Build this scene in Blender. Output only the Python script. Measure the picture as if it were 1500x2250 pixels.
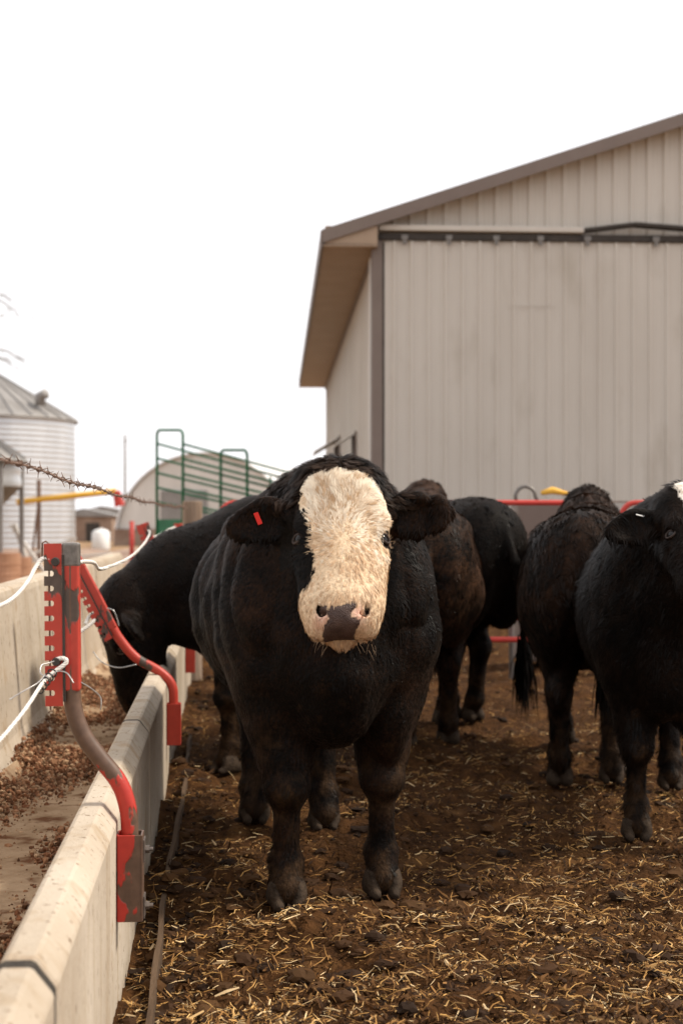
import bpy, bmesh, math, random
import numpy as np
from mathutils import Vector, Matrix

# ------------------------------------------------------------------ camera, sky, sun, exposure
for o in list(bpy.data.objects):
    bpy.data.objects.remove(o)
SC = bpy.context.scene
C = SC.collection
FOC = 3125.0          # focal length in photograph pixels (50 mm on a 36 mm tall frame)
CAMZ = 1.30
cam_d = bpy.data.cameras.new('camera')
cam = bpy.data.objects.new('camera', cam_d); C.objects.link(cam)
cam.location = (0, 0, CAMZ); cam.rotation_euler = (math.radians(90), 0, 0)
cam_d.sensor_fit = 'VERTICAL'; cam_d.sensor_height = 36; cam_d.sensor_width = 24; cam_d.lens = 50
cam_d.shift_y = 20 / 2250
cam_d.clip_start = 0.05; cam_d.clip_end = 3000
cam_d.dof.use_dof = True; cam_d.dof.focus_distance = 4.5; cam_d.dof.aperture_fstop = 3.2
SC.camera = cam
SC.render.resolution_x = 682; SC.render.resolution_y = 1024

W = bpy.data.worlds.new('World'); SC.world = W; W.use_nodes = True
nt = W.node_tree; nt.nodes.clear()
SUN_EL, SUN_AZ = math.radians(49), math.radians(84)     # azimuth measured from +Y towards +X
sky = nt.nodes.new('ShaderNodeTexSky'); sky.sky_type = 'NISHITA'; sky.sun_disc = False
sky.sun_elevation = SUN_EL; sky.sun_rotation = SUN_AZ; sky.air_density = 1.0; sky.dust_density = 6.0
b1 = nt.nodes.new('ShaderNodeBackground'); b1.inputs[1].default_value = 0.10
nt.links.new(sky.outputs[0], b1.inputs[0])
b2 = nt.nodes.new('ShaderNodeBackground'); b2.inputs[0].default_value = (1.0, 0.985, 1.0, 1); b2.inputs[1].default_value = 0.86
mx = nt.nodes.new('ShaderNodeMixShader'); mx.inputs[0].default_value = 0.90   # thin bright overcast over the whole sky
out = nt.nodes.new('ShaderNodeOutputWorld')
nt.links.new(b1.outputs[0], mx.inputs[1]); nt.links.new(b2.outputs[0], mx.inputs[2]); nt.links.new(mx.outputs[0], out.inputs[0])

sd = bpy.data.lights.new('sun', 'SUN'); sd.energy = 2.6; sd.angle = math.radians(7); sd.color = (1.0, 0.91, 0.78)
so = bpy.data.objects.new('sun', sd); C.objects.link(so)
sdir = Vector((math.sin(SUN_AZ) * math.cos(SUN_EL), math.cos(SUN_AZ) * math.cos(SUN_EL), math.sin(SUN_EL)))
so.rotation_euler = (-sdir).to_track_quat('-Z', 'Y').to_euler(); so.location = (0, 0, 30)
VS = SC.view_settings
VS.view_transform = 'Standard'; VS.look = 'None'; VS.exposure = 0.70; VS.gamma = 1.0; VS.use_curve_mapping = False

RNG = np.random.default_rng(7)
random.seed(7)

# ------------------------------------------------------------------ helpers
def at(px, py, Y):
    """real point at distance Y seen at a photograph pixel (used to size and place things)"""
    return Vector(((px - 750) / FOC * Y, Y, CAMZ - (py - 1145) / FOC * Y))

def tag(o, label=None, cat=None, group=None, kind=None):
    if label: o['label'] = label
    if cat: o['category'] = cat
    if group: o['group'] = group
    if kind: o['kind'] = kind
    return o

def empty(name, loc=(0, 0, 0), rz=0.0, label=None, cat=None, group=None):
    o = bpy.data.objects.new(name, None); C.objects.link(o)
    o.empty_display_size = 0.1
    o.location = loc; o.rotation_euler = (0, 0, rz)
    return tag(o, label, cat, group)

def link(name, me, parent=None, mat=None):
    o = bpy.data.objects.new(name, me); C.objects.link(o)
    if parent is not None: o.parent = parent
    if mat is not None and len(me.materials) == 0: me.materials.append(mat)
    return o

def mesh_np(name, V, F, smooth=True, col=None):
    """V (n,3) float, F (m,k) int with constant k"""
    V = np.ascontiguousarray(V, dtype=np.float32); F = np.ascontiguousarray(F, dtype=np.int32)
    me = bpy.data.meshes.new(name)
    m, k = F.shape
    me.vertices.add(len(V)); me.vertices.foreach_set('co', V.ravel())
    me.loops.add(m * k); me.loops.foreach_set('vertex_index', F.ravel())
    me.polygons.add(m)
    me.polygons.foreach_set('loop_start', np.arange(0, m * k, k, dtype=np.int32))
    me.polygons.foreach_set('use_smooth', np.full(m, smooth, dtype=bool))
    if col is not None:
        a = me.color_attributes.new('Col', 'FLOAT_COLOR', 'POINT')
        c4 = np.ones((len(V), 4), np.float32); c4[:, :3] = col
        a.data.foreach_set('color', c4.ravel())
    me.update(calc_edges=True); me.validate()
    return me

class MB:
    """collects shapes, builds ONE mesh object"""
    def __init__(s): s.v = []; s.f = []
    def add(s, vs, fs):
        n = len(s.v); s.v += [tuple(v) for v in vs]; s.f += [tuple(i + n for i in f) for f in fs]; return s
    def box(s, c, d, M=None):
        x, y, z = d[0] / 2, d[1] / 2, d[2] / 2
        vs = [Vector((a * x, b * y, e * z)) for a in (-1, 1) for b in (-1, 1) for e in (-1, 1)]
        if M is not None: vs = [M @ v for v in vs]
        vs = [v + Vector(c) for v in vs]
        return s.add(vs, [(0, 1, 3, 2), (4, 6, 7, 5), (0, 4, 5, 1), (2, 3, 7, 6), (0, 2, 6, 4), (1, 5, 7, 3)])
    def bar(s, a, b, w, h, up=(0, 0, 1)):
        a, b = Vector(a), Vector(b); t = (b - a); L = t.length; t.normalize()
        sx = t.cross(Vector(up))
        if sx.length < 1e-4: sx = t.cross(Vector((1, 0, 0)))
        sx.normalize(); u = sx.cross(t)
        M = Matrix((sx, t, u)).transposed()
        return s.box((a + b) / 2, (w, L, h), M)
    def tube(s, pts, r, n=8, cap=True):
        pts = [Vector(p) for p in pts]; m = len(pts)
        rs = r if isinstance(r, (list, tuple)) else [r] * m
        vs = []; fs = []
        t0 = (pts[1] - pts[0]).normalized()
        ref = Vector((0, 0, 1)) if abs(t0.z) < .9 else Vector((1, 0, 0))
        u = t0.cross(ref).normalized()
        for i in range(m):
            t = (pts[min(i + 1, m - 1)] - pts[max(i - 1, 0)])
            if t.length < 1e-9: t = t0
            t.normalize()
            u = (u - t * u.dot(t)); u.normalize(); w = t.cross(u)
            for k in range(n):
                a = 2 * math.pi * k / n
                vs.append(pts[i] + (u * math.cos(a) + w * math.sin(a)) * rs[i])
        for i in range(m - 1):
            for k in range(n):
                fs.append((i * n + k, i * n + (k + 1) % n, (i + 1) * n + (k + 1) % n, (i + 1) * n + k))
        if cap:
            fs.append(tuple(range(n))[::-1]); fs.append(tuple((m - 1) * n + k for k in range(n)))
        return s.add(vs, fs)
    def prism(s, poly, o, ex, ey, ez, depth):
        """polygon in the plane (ex, ey), extruded by depth along ez"""
        o, ex, ey, ez = Vector(o), Vector(ex), Vector(ey), Vector(ez)
        n = len(poly)
        vs = [o + ex * p[0] + ey * p[1] for p in poly] + [o + ex * p[0] + ey * p[1] + ez * depth for p in poly]
        fs = [tuple(range(n))[::-1], tuple(range(n, 2 * n))] + [(i, (i + 1) % n, n + (i + 1) % n, n + i) for i in range(n)]
        return s.add(vs, fs)
    def mesh(s, name, smooth=False, bevel=0, bseg=2, recalc=True):
        me = bpy.data.meshes.new(name)
        bm = bmesh.new()
        vs = [bm.verts.new(v) for v in s.v]
        for f in s.f:
            try: bm.faces.new([vs[i] for i in f])
            except ValueError: pass
        if recalc: bmesh.ops.recalc_face_normals(bm, faces=bm.faces)
        if bevel:
            es = [e for e in bm.edges if len(e.link_faces) == 2 and e.calc_face_angle(0) > .5]
            bmesh.ops.bevel(bm, geom=es, offset=bevel, segments=bseg, profile=.5, affect='EDGES', clamp_overlap=True)
        for f in bm.faces: f.smooth = smooth
        bm.to_mesh(me); bm.free()
        return me
    def build(s, name, mat, parent=None, **kw):
        return link(name, s.mesh(name, **kw), parent, mat)

def spline(pts, n):
    """Catmull-Rom through the points"""
    pts = [Vector(p) for p in pts]; P = [pts[0] * 2 - pts[1]] + pts + [pts[-1] * 2 - pts[-2]]
    o = []
    for i in range(1, len(P) - 2):
        for k in range(n):
            t = k / n; a, b, c, d = P[i - 1], P[i], P[i + 1], P[i + 2]
            o.append(.5 * ((2 * b) + (c - a) * t + (2 * a - 5 * b + 4 * c - d) * t * t + (3 * b - a - 3 * c + d) * t ** 3))
    o.append(pts[-1]); return o

def vnoise(p, seed=0):
    """value noise in [-1,1] for (n,3) points"""
    p = np.asarray(p, np.float64); i = np.floor(p).astype(np.int64); f = p - i; f = f * f * (3 - 2 * f)
    def h(x, y, z):
        n = (x * 374761393 + y * 668265263 + z * 2147483647 + seed * 1274126177) & 0xffffffff
        n = ((n ^ (n >> 13)) * 1274126177) & 0xffffffff
        n = ((n ^ (n >> 16)) * 2246822519) & 0xffffffff
        return ((n >> 8) & 0xffff) / 32767.5 - 1
    x, y, z = i.T; r = 0
    for a in (0, 1):
        for b in (0, 1):
            for c in (0, 1):
                w = (f[:, 0] if a else 1 - f[:, 0]) * (f[:, 1] if b else 1 - f[:, 1]) * (f[:, 2] if c else 1 - f[:, 2])
                r = r + w * h(x + a, y + b, z + c)
    return r

def fbm(p, oct=3, seed=0):
    r = 0; a = 1.0; p = np.asarray(p, np.float64)
    for k in range(oct): r = r + a * vnoise(p * 2 ** k, seed + k); a *= .5
    return r

# ------------------------------------------------------------------ materials
def mat(name, c1, c2=None, scale=6.0, rough=.8, spec=.3, metal=0.0, bump=0.0, bscale=60.0, attr=False,
        stretch=(1, 1, 1), c3=None, s3=20.0, t3=(.6, .7), detail=6.0, blotch=None):
    m = bpy.data.materials.new(name); m.use_nodes = True; N = m.node_tree; L = N.links
    p = N.nodes['Principled BSDF']
    p.inputs['Roughness'].default_value = rough; p.inputs['Metallic'].default_value = metal
    p.inputs['Specular IOR Level'].default_value = spec
    tc = N.nodes.new('ShaderNodeTexCoord'); mp = N.nodes.new('ShaderNodeMapping'); mp.inputs['Scale'].default_value = stretch
    L.new(tc.outputs['Object'], mp.inputs[0])
    colr = None
    if attr:
        a = N.nodes.new('ShaderNodeAttribute'); a.attribute_name = 'Col'; colr = a.outputs['Color']
    if c2 is not None:
        n = N.nodes.new('ShaderNodeTexNoise'); n.inputs['Scale'].default_value = scale; n.inputs['Detail'].default_value = detail
        n.inputs['Roughness'].default_value = .65
        L.new(mp.outputs[0], n.inputs['Vector'])
        r = N.nodes.new('ShaderNodeValToRGB'); r.color_ramp.elements[0].position = .32; r.color_ramp.elements[1].position = .68
        r.color_ramp.elements[0].color = (*c1, 1); r.color_ramp.elements[1].color = (*c2, 1)
        L.new(n.outputs['Fac'], r.inputs[0])
        if colr is not None:
            mm = N.nodes.new('ShaderNodeMix'); mm.data_type = 'RGBA'; mm.blend_type = 'MULTIPLY'; mm.inputs[0].default_value = 1
            L.new(colr, mm.inputs[6]); L.new(r.outputs[0], mm.inputs[7]); colr = mm.outputs[2]
        else: colr = r.outputs[0]
    if c3 is not None:
        n3 = N.nodes.new('ShaderNodeTexNoise'); n3.inputs['Scale'].default_value = s3; n3.inputs['Detail'].default_value = 5
        L.new(mp.outputs[0], n3.inputs['Vector'])
        r3 = N.nodes.new('ShaderNodeValToRGB'); r3.color_ramp.elements[0].position = t3[0]; r3.color_ramp.elements[1].position = t3[1]
        L.new(n3.outputs['Fac'], r3.inputs[0])
        mm = N.nodes.new('ShaderNodeMix'); mm.data_type = 'RGBA'
        L.new(r3.outputs[0], mm.inputs[0])
        if colr is not None: L.new(colr, mm.inputs[6])
        else: mm.inputs[6].default_value = (*c1, 1)
        mm.inputs[7].default_value = (*c3, 1); colr = mm.outputs[2]
    if colr is not None: L.new(colr, p.inputs['Base Color'])
    else: p.inputs['Base Color'].default_value = (*c1, 1)
    if bump:
        nb = N.nodes.new('ShaderNodeTexNoise'); nb.inputs['Scale'].default_value = bscale; nb.inputs['Detail'].default_value = 8
        L.new(mp.outputs[0], nb.inputs['Vector'])
        bp = N.nodes.new('ShaderNodeBump'); bp.inputs['Strength'].default_value = bump; bp.inputs['Distance'].default_value = .02
        L.new(nb.outputs['Fac'], bp.inputs['Height']); L.new(bp.outputs[0], p.inputs['Normal'])
    return m

def paint_mat(name, red, metalc, thresh, scale=9.0, stretch=(1, 1, .45)):
    """chipped paint over dull brown steel with a thin pale rim at the chips"""
    m = bpy.data.materials.new(name); m.use_nodes = True; N = m.node_tree; L = N.links; p = N.nodes['Principled BSDF']
    tc = N.nodes.new('ShaderNodeTexCoord'); mp = N.nodes.new('ShaderNodeMapping'); mp.inputs['Scale'].default_value = stretch
    L.new(tc.outputs['Object'], mp.inputs[0])
    n = N.nodes.new('ShaderNodeTexNoise'); n.inputs['Scale'].default_value = scale; n.inputs['Detail'].default_value = 5; n.inputs['Roughness'].default_value = .55
    L.new(mp.outputs[0], n.inputs['Vector'])
    r = N.nodes.new('ShaderNodeValToRGB'); e = r.color_ramp.elements
    e[0].position = thresh; e[0].color = (0, 0, 0, 1); e[1].position = thresh + .012; e[1].color = (1, 1, 1, 1)
    L.new(n.outputs['Fac'], r.inputs[0])
    n2 = N.nodes.new('ShaderNodeTexNoise'); n2.inputs['Scale'].default_value = 45; n2.inputs['Detail'].default_value = 6
    L.new(tc.outputs['Object'], n2.inputs['Vector'])
    rr = N.nodes.new('ShaderNodeValToRGB'); rr.color_ramp.elements[0].color = (*[c * .82 for c in red], 1); rr.color_ramp.elements[1].color = (*[min(1, c * 1.15) for c in red], 1)
    rm = N.nodes.new('ShaderNodeValToRGB'); rm.color_ramp.elements[0].color = (*[c * .6 for c in metalc], 1); rm.color_ramp.elements[1].color = (*[c * 1.6 for c in metalc], 1)
    L.new(n2.outputs['Fac'], rr.inputs[0]); L.new(n2.outputs['Fac'], rm.inputs[0])
    mm = N.nodes.new('ShaderNodeMix'); mm.data_type = 'RGBA'
    L.new(r.outputs[0], mm.inputs[0]); L.new(rr.outputs[0], mm.inputs[6]); L.new(rm.outputs[0], mm.inputs[7])
    L.new(mm.outputs[2], p.inputs['Base Color'])
    p.inputs['Roughness'].default_value = .45; p.inputs['Specular IOR Level'].default_value = .35
    inv = N.nodes.new('ShaderNodeInvert'); L.new(r.outputs[0], inv.inputs['Color'])
    bp = N.nodes.new('ShaderNodeBump'); bp.inputs['Strength'].default_value = .5; bp.inputs['Distance'].default_value = .003
    L.new(inv.outputs[0], bp.inputs['Height']); L.new(bp.outputs[0], p.inputs['Normal'])
    return m

MT = {}
MT['coat'] = mat('coat', (1, 1, 1), rough=.45, spec=.11, attr=True)
MT['hide'] = mat('hide', (1, 1, 1), rough=.55, spec=.05, attr=True, bump=.3, bscale=90)
for k_ in ('coat', 'hide'):
    p_ = MT[k_].node_tree.nodes['Principled BSDF']
    p_.inputs['Sheen Weight'].default_value = .035; p_.inputs['Sheen Roughness'].default_value = .45; p_.inputs['Sheen Tint'].default_value = (.62, .46, .36, 1)
def translucent(m, fac, tint):
    N = m.node_tree; L = N.links; p = N.nodes['Principled BSDF']; o = N.nodes['Material Output']
    a = N.nodes.new('ShaderNodeAttribute'); a.attribute_name = 'Col'; x = N.nodes.new('ShaderNodeMix'); x.data_type = 'RGBA'; x.blend_type = 'MULTIPLY'; x.inputs[0].default_value = 1
    L.new(a.outputs['Color'], x.inputs[6]); x.inputs[7].default_value = (*tint, 1)
    t = N.nodes.new('ShaderNodeBsdfTranslucent'); L.new(x.outputs[2], t.inputs['Color'])
    mx_ = N.nodes.new('ShaderNodeMixShader'); mx_.inputs[0].default_value = fac
    L.new(p.outputs[0], mx_.inputs[1]); L.new(t.outputs[0], mx_.inputs[2]); L.new(mx_.outputs[0], o.inputs['Surface'])
translucent(MT['coat'], .32, (1.0, .80, .62))
MT['nose'] = mat('nose', (.042, .023, .018), (.082, .049, .039), scale=30, rough=.48, spec=.28)
def pebble(m):
    N = m.node_tree; p = N.nodes['Principled BSDF']; tc = N.nodes.new('ShaderNodeTexCoord'); v = N.nodes.new('ShaderNodeTexVoronoi'); v.inputs['Scale'].default_value = 230
    N.links.new(tc.outputs['Object'], v.inputs['Vector']); b = N.nodes.new('ShaderNodeBump'); b.invert = True; b.inputs['Strength'].default_value = .7; b.inputs['Distance'].default_value = .003
    N.links.new(v.outputs['Distance'], b.inputs['Height']); N.links.new(b.outputs[0], p.inputs['Normal'])
pebble(MT['nose'])
MT['lid'] = mat('lid', (.022, .014, .011), (.05, .033, .026), scale=90, rough=.6)
MT['pale_hair'] = mat('pale_hair', (1, 1, 1), rough=.5, spec=.3, attr=True)
MT['eye'] = mat('eye', (.006, .004, .003), rough=.07, spec=.28)
MT['hoof'] = mat('hoof', (.018, .0115, .007), (.052, .034, .021), scale=25, rough=.8, spec=.15, bump=.4, bscale=80)
MT['tag_red'] = mat('tag_red', (.62, .02, .012), rough=.5)
MT['whisker'] = mat('whisker', (.30, .20, .12), rough=.6)
MT['tag_white'] = mat('tag_white', (.75, .74, .72), rough=.5)
def concrete_mat():
    m = bpy.data.materials.new('concrete'); m.use_nodes = True; N = m.node_tree; L = N.links; p = N.nodes['Principled BSDF']
    p.inputs['Roughness'].default_value = .92; p.inputs['Specular IOR Level'].default_value = .2
    tc = N.nodes.new('ShaderNodeTexCoord')
    def noise(scale, st=(1, 1, 1), det=6, ro=.6):
        mp = N.nodes.new('ShaderNodeMapping'); mp.inputs['Scale'].default_value = st; L.new(tc.outputs['Object'], mp.inputs[0])
        n = N.nodes.new('ShaderNodeTexNoise'); n.inputs['Scale'].default_value = scale; n.inputs['Detail'].default_value = det; n.inputs['Roughness'].default_value = ro
        L.new(mp.outputs[0], n.inputs['Vector']); return n.outputs['Fac']
    def ramp(f, a, b):
        r = N.nodes.new('ShaderNodeValToRGB'); r.color_ramp.elements[0].position = a; r.color_ramp.elements[1].position = b; L.new(f, r.inputs[0]); return r.outputs[0]
    def mixc(f, a, b):
        x = N.nodes.new('ShaderNodeMix'); x.data_type = 'RGBA'; L.new(f, x.inputs[0])
        for v, k in ((a, 6), (b, 7)):
            if isinstance(v, tuple): x.inputs[k].default_value = (*v, 1)
            else: L.new(v, x.inputs[k])
        return x.outputs[2]
    c = mixc(ramp(noise(1.6, (1, 1, .6)), .3, .7), (.36, .29, .215), (.52, .445, .355))
    c = mixc(ramp(noise(9, (1, 1, .12), 4), .52, .74), c, (.34, .255, .165))          # run-down streaks
    c = mixc(ramp(noise(55, (1, 1, .38), 3), .63, .68), c, (.14, .09, .05))          # pits
    c = mixc(ramp(noise(4.5, (1, 1, 1), 8, .7), .56, .72), c, (.33, .225, .13))          # worn dusty patches
    L.new(c, p.inputs['Base Color'])
    b = N.nodes.new('ShaderNodeBump'); b.inputs['Strength'].default_value = .55; b.inputs['Distance'].default_value = .012
    L.new(noise(38, (1, 1, .6), 8, .7), b.inputs['Height']); L.new(b.outputs[0], p.inputs['Normal'])
    return m
MT['concrete'] = concrete_mat()
MT['dust'] = mat('dust', (.24, .155, .09), (.44, .32, .21), scale=5, rough=1, spec=.05, bump=.6, bscale=60, c3=(.13, .06, .03), s3=9, t3=(.55, .68))
MT['sealant'] = mat('sealant', (.02, .017, .014), (.05, .04, .03), scale=40, rough=.9, bump=.6)
MT['dirt'] = mat('dirt', (.22, .135, .075), (.36, .24, .14), scale=.6, rough=1, spec=.05, bump=.5, bscale=6, c3=(.10, .06, .035), s3=1.3, t3=(.55, .7))
MT['bedding'] = mat('bedding', (.026, .0115, .0042), (.082, .036, .012), scale=16, rough=.95, spec=.08, bump=1.0, bscale=55,
                    c3=(.13, .063, .022), s3=5, t3=(.58, .75))
MT['litter'] = mat('litter', (1, 1, 1), rough=.85, spec=.15, attr=True)
MT['pellet'] = mat('pellet', (1, 1, 1), (.55, .5, .45), scale=120, rough=.9, spec=.1, attr=True)
MT['red_old'] = paint_mat('red_old', (.43, .046, .028), (.075, .052, .040), .575, 6.5)
MT['red_peel'] = paint_mat('red_peel', (.42, .034, .022), (.10, .058, .038), .455, 6.0)
MT['red_far'] = mat('red_far', (.50, .04, .03), (.42, .05, .035), scale=8, rough=.5)
MT['steel'] = mat('steel', (.10, .085, .075), (.2, .16, .13), scale=60, rough=.5, metal=.6)
MT['bare_steel'] = mat('bare_steel', (.10, .09, .08), (.20, .18, .16), scale=50, rough=.42, spec=.5, metal=.35)
MT['cable'] = mat('cable', (.60, .56, .50), (.80, .77, .72), scale=60, rough=.5, spec=.4)
MT['wire'] = mat('wire', (.34, .33, .32), (.5, .49, .47), scale=60, rough=.35, metal=.7)
MT['rust'] = mat('rust', (.11, .06, .04), (.24, .16, .12), scale=80, rough=.8, bump=.4, bscale=200)
MT['barn'] = mat('barn', (.495, .452, .395), (.55, .508, .45), scale=.9, rough=.55, spec=.3, stretch=(1, 1, .35), c3=(.44, .395, .335), s3=2.2, t3=(.58, .75))
MT['barn_low'] = mat('barn_low', (.43, .40, .36), (.47, .44, .40), scale=.8, rough=.5, spec=.3, stretch=(1, 1, .35))
MT['trim'] = mat('trim', (.155, .118, .098), (.185, .145, .122), scale=1.5, rough=.5)
MT['trim_white'] = mat('trim_white', (.70, .67, .62), rough=.6)
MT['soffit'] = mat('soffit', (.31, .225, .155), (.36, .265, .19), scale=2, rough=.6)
MT['roof'] = mat('roof', (.15, .115, .095), (.19, .15, .13), scale=2, rough=.45)
MT['dark_gap'] = mat('dark_gap', (.035, .03, .026), (.06, .05, .042), scale=6, rough=.8)
MT['galv'] = mat('galv', (.52, .53, .54), (.64, .65, .66), scale=1.2, rough=.38, metal=.75, stretch=(1, 1, .2))
MT['galv_roof'] = mat('galv_roof', (.20, .185, .17), (.30, .285, .27), scale=1.5, rough=.6, metal=.3)
MT['green'] = mat('green', (.010, .10, .042), (.014, .14, .06), scale=5, rough=.45)
MT['yellow'] = mat('yellow', (.62, .33, .03), (.70, .40, .06), scale=3, rough=.5)
MT['wood'] = mat('wood', (.16, .11, .075), (.30, .22, .16), scale=9, rough=.9, bump=.6, bscale=50, stretch=(1, 1, .12))
MT['plank'] = mat('plank', (.05, .028, .014), (.12, .075, .043), scale=9, rough=.95, bump=.7, bscale=50, stretch=(1, .12, 1))
MT['bark'] = mat('bark', (.13, .10, .075), (.24, .20, .15), scale=10, rough=.95, bump=.5)
MT['tarp'] = mat('tarp', (.62, .61, .60), (.72, .71, .70), scale=.6, rough=.5)
MT['tarp_end'] = mat('tarp_end', (.52, .49, .45), (.64, .61, .57), scale=.7, rough=.7, stretch=(1, 1, .3))
MT['brown_far'] = mat('brown_far', (.20, .125, .09), (.33, .24, .18), scale=1.0, rough=.95, bump=.6, bscale=5)
MT['clay'] = mat('clay', (.33, .17, .10), (.45, .26, .17), scale=2, rough=.9)
MT['white_plastic'] = mat('white_plastic', (.70, .70, .69), (.78, .78, .77), scale=2, rough=.5)

# ------------------------------------------------------------------ ground
BUNK_A = math.atan(.0813)                      # the bunk runs away and slightly to the left
def bunk_face_x(Y): return -0.29 - .0813 * Y   # pen-side face of the bunk lip

gm = MB()
gm.add([(-600, -60, -.06), (600, -60, -.06), (600, 1500, -.06), (-600, 1500, -.06)], [(0, 1, 2, 3)])
ground = gm.build('ground', MT['dirt']); tag(ground, kind='structure')

def ground_h(x, y):
    p = np.stack([x, y, np.zeros_like(x)], 1)
    h = .042 * fbm(p * 2.2, 3, 3) - .035 * np.clip(vnoise(p * 4.6, 55) - .35, 0, 1) + .020 * fbm(p * 9, 2, 9) + .010 * vnoise(p * 26, 12)
    h += .05 * np.exp(-np.clip(x - (bunk_face_x(y)), 0, 9) / .12) * (.5 + .5 * vnoise(p * 5, 31)) * (y < 40)
    return np.maximum(h - .02, -.05 + .006 * vnoise(p * 30, 13))

def pen_floor():
    rows = [1.6]
    while rows[-1] < 19: rows.append(rows[-1] * 1.0052 + .004)
    rows = np.array(rows); nc = 270
    s = np.linspace(0, 1, nc) ** 1.15
    X = bunk_face_x(rows)[:, None] - .03 + s[None, :] * (1.3 + .42 * rows[:, None] + .4)
    Y = np.repeat(rows[:, None], nc, 1)
    x, y = X.ravel(), Y.ravel()
    V = np.stack([x, y, ground_h(x, y)], 1)
    i = np.arange(len(rows) - 1)[:, None] * nc + np.arange(nc - 1)[None, :]
    F = np.stack([i, i + 1, i + nc + 1, i + nc], -1).reshape(-1, 4)
    o = link('pen_floor', mesh_np('pen_floor', V, F), None, MT['bedding']); tag(o, kind='structure')
pen_floor()

# ------------------------------------------------------------------ litter on the pen floor (nobody could count it)
def litter(name, n, Lr, Wr, cols, seed, thick=0.0, label=None, cat=None, tilt=.35, band=(1270, 2420), lift=.004, patch=.25):
    r = np.random.default_rng(seed)
    py = band[0] + (band[1] - band[0]) * r.random(n)
    Y = FOC * CAMZ / (py - 1145)
    x = (r.random(n) * 2 - 1) * (.30 * Y + .25)
    ok = x > bunk_face_x(Y) + .02; x, Y = x[ok], Y[ok]; n = len(x)
    p2 = np.stack([x * 3.1, Y * 3.1, np.zeros(n)], 1)
    keep = (vnoise(p2, seed) * .5 + .5) > r.random(n) * .62 - .2
    keep &= (fbm(np.stack([x * 1.5, Y * 1.1, np.zeros(len(x))], 1), 2, seed + 4) * patch + .75) > r.random(len(x))
    x, Y = x[keep], Y[keep]; n = len(x)
    z = ground_h(x, Y) + lift + .008 * r.random(n)
    L = Lr[0] + (Lr[1] - Lr[0]) * r.random(n) ** 2.2; w = Wr[0] + (Wr[1] - Wr[0]) * r.random(n) ** 1.5
    a = r.random(n) * 2 * np.pi; el = r.normal(0, tilt, n)
    d = np.stack([np.cos(a) * np.cos(el), np.sin(a) * np.cos(el), np.sin(el)], 1)
    up = np.stack([r.normal(0, .45, n), r.normal(0, .45, n), np.ones(n)], 1)
    sd_ = np.cross(d, up); sd_ /= np.linalg.norm(sd_, axis=1)[:, None] + 1e-9
    nn = np.cross(sd_, d)
    c = np.stack([x, Y, z], 1); c[:, 2] += np.abs(np.sin(el)) * L * .32
    bend = r.normal(0, .16, n)[:, None] * L[:, None]
    P0 = c - d * L[:, None] / 2; P1 = c + nn * bend * .5 + sd_ * r.normal(0, .1, n)[:, None] * L[:, None]; P2 = c + d * L[:, None] / 2
    hw = sd_ * w[:, None] / 2; tk = nn * w[:, None] * .45
    e0 = (.35 + .6 * r.random(n))[:, None]; e2 = (.25 + .7 * r.random(n))[:, None]
    if thick:
        V = np.stack([P0 - hw * e0, P0 + hw * e0, P0 + tk * e0, P1 - hw, P1 + hw, P1 + tk, P2 - hw * e2, P2 + hw * e2, P2 + tk * e2], 1)
        f = np.array([[0, 3, 5, 2], [2, 5, 4, 1], [1, 4, 3, 0], [3, 6, 8, 5], [5, 8, 7, 4], [4, 7, 6, 3]])
    else:
        V = np.stack([P0 - hw * e0, P0 + hw * e0, P1 - hw, P1 + hw, P2 - hw * e2, P2 + hw * e2], 1)
        f = np.array([[0, 1, 3, 2], [2, 3, 5, 4]])
    k = V.shape[1]
    F = (np.arange(n)[:, None, None] * k + f[None]).reshape(-1, 4)
    cols = np.array(cols); ci = r.integers(0, len(cols), n)
    cc = cols[ci] * (.65 + .7 * r.random(n))[:, None]
    o = link(name, mesh_np(name, V.reshape(-1, 3), F, False, np.repeat(cc, k, 0)), None, MT['litter'])
    tag(o, label, cat, kind='stuff')
    return o
litter('trampled_bedding', 92000, (.008, .055), (.002, .010),
       [(.032, .014, .0048), (.050, .022, .0072), (.078, .035, .011), (.125, .058, .018), (.21, .105, .034), (.020, .0095, .004)], 21,
       label='dark trampled bedding chips and dung covering the pen floor', cat='bedding', tilt=.42)
litter('scattered_straw', 31000, (.008, .070), (.0016, .0054),
       [(.48, .27, .088), (.56, .34, .13), (.38, .20, .06), (.28, .145, .045), (.66, .48, .26)], 22, thick=1,
       label='loose golden straw and stalk bits strewn over the pen floor', cat='straw', tilt=.25, lift=.008, patch=.55)
litter('chopped_stalks', 420, (.03, .10), (.005, .013), [(.50, .33, .15), (.62, .45, .25), (.32, .19, .075)], 23, thick=1,
       label='broken pale corn stalk pieces lying on the pen floor', cat='stalks', tilt=.14, lift=.010)
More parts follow.
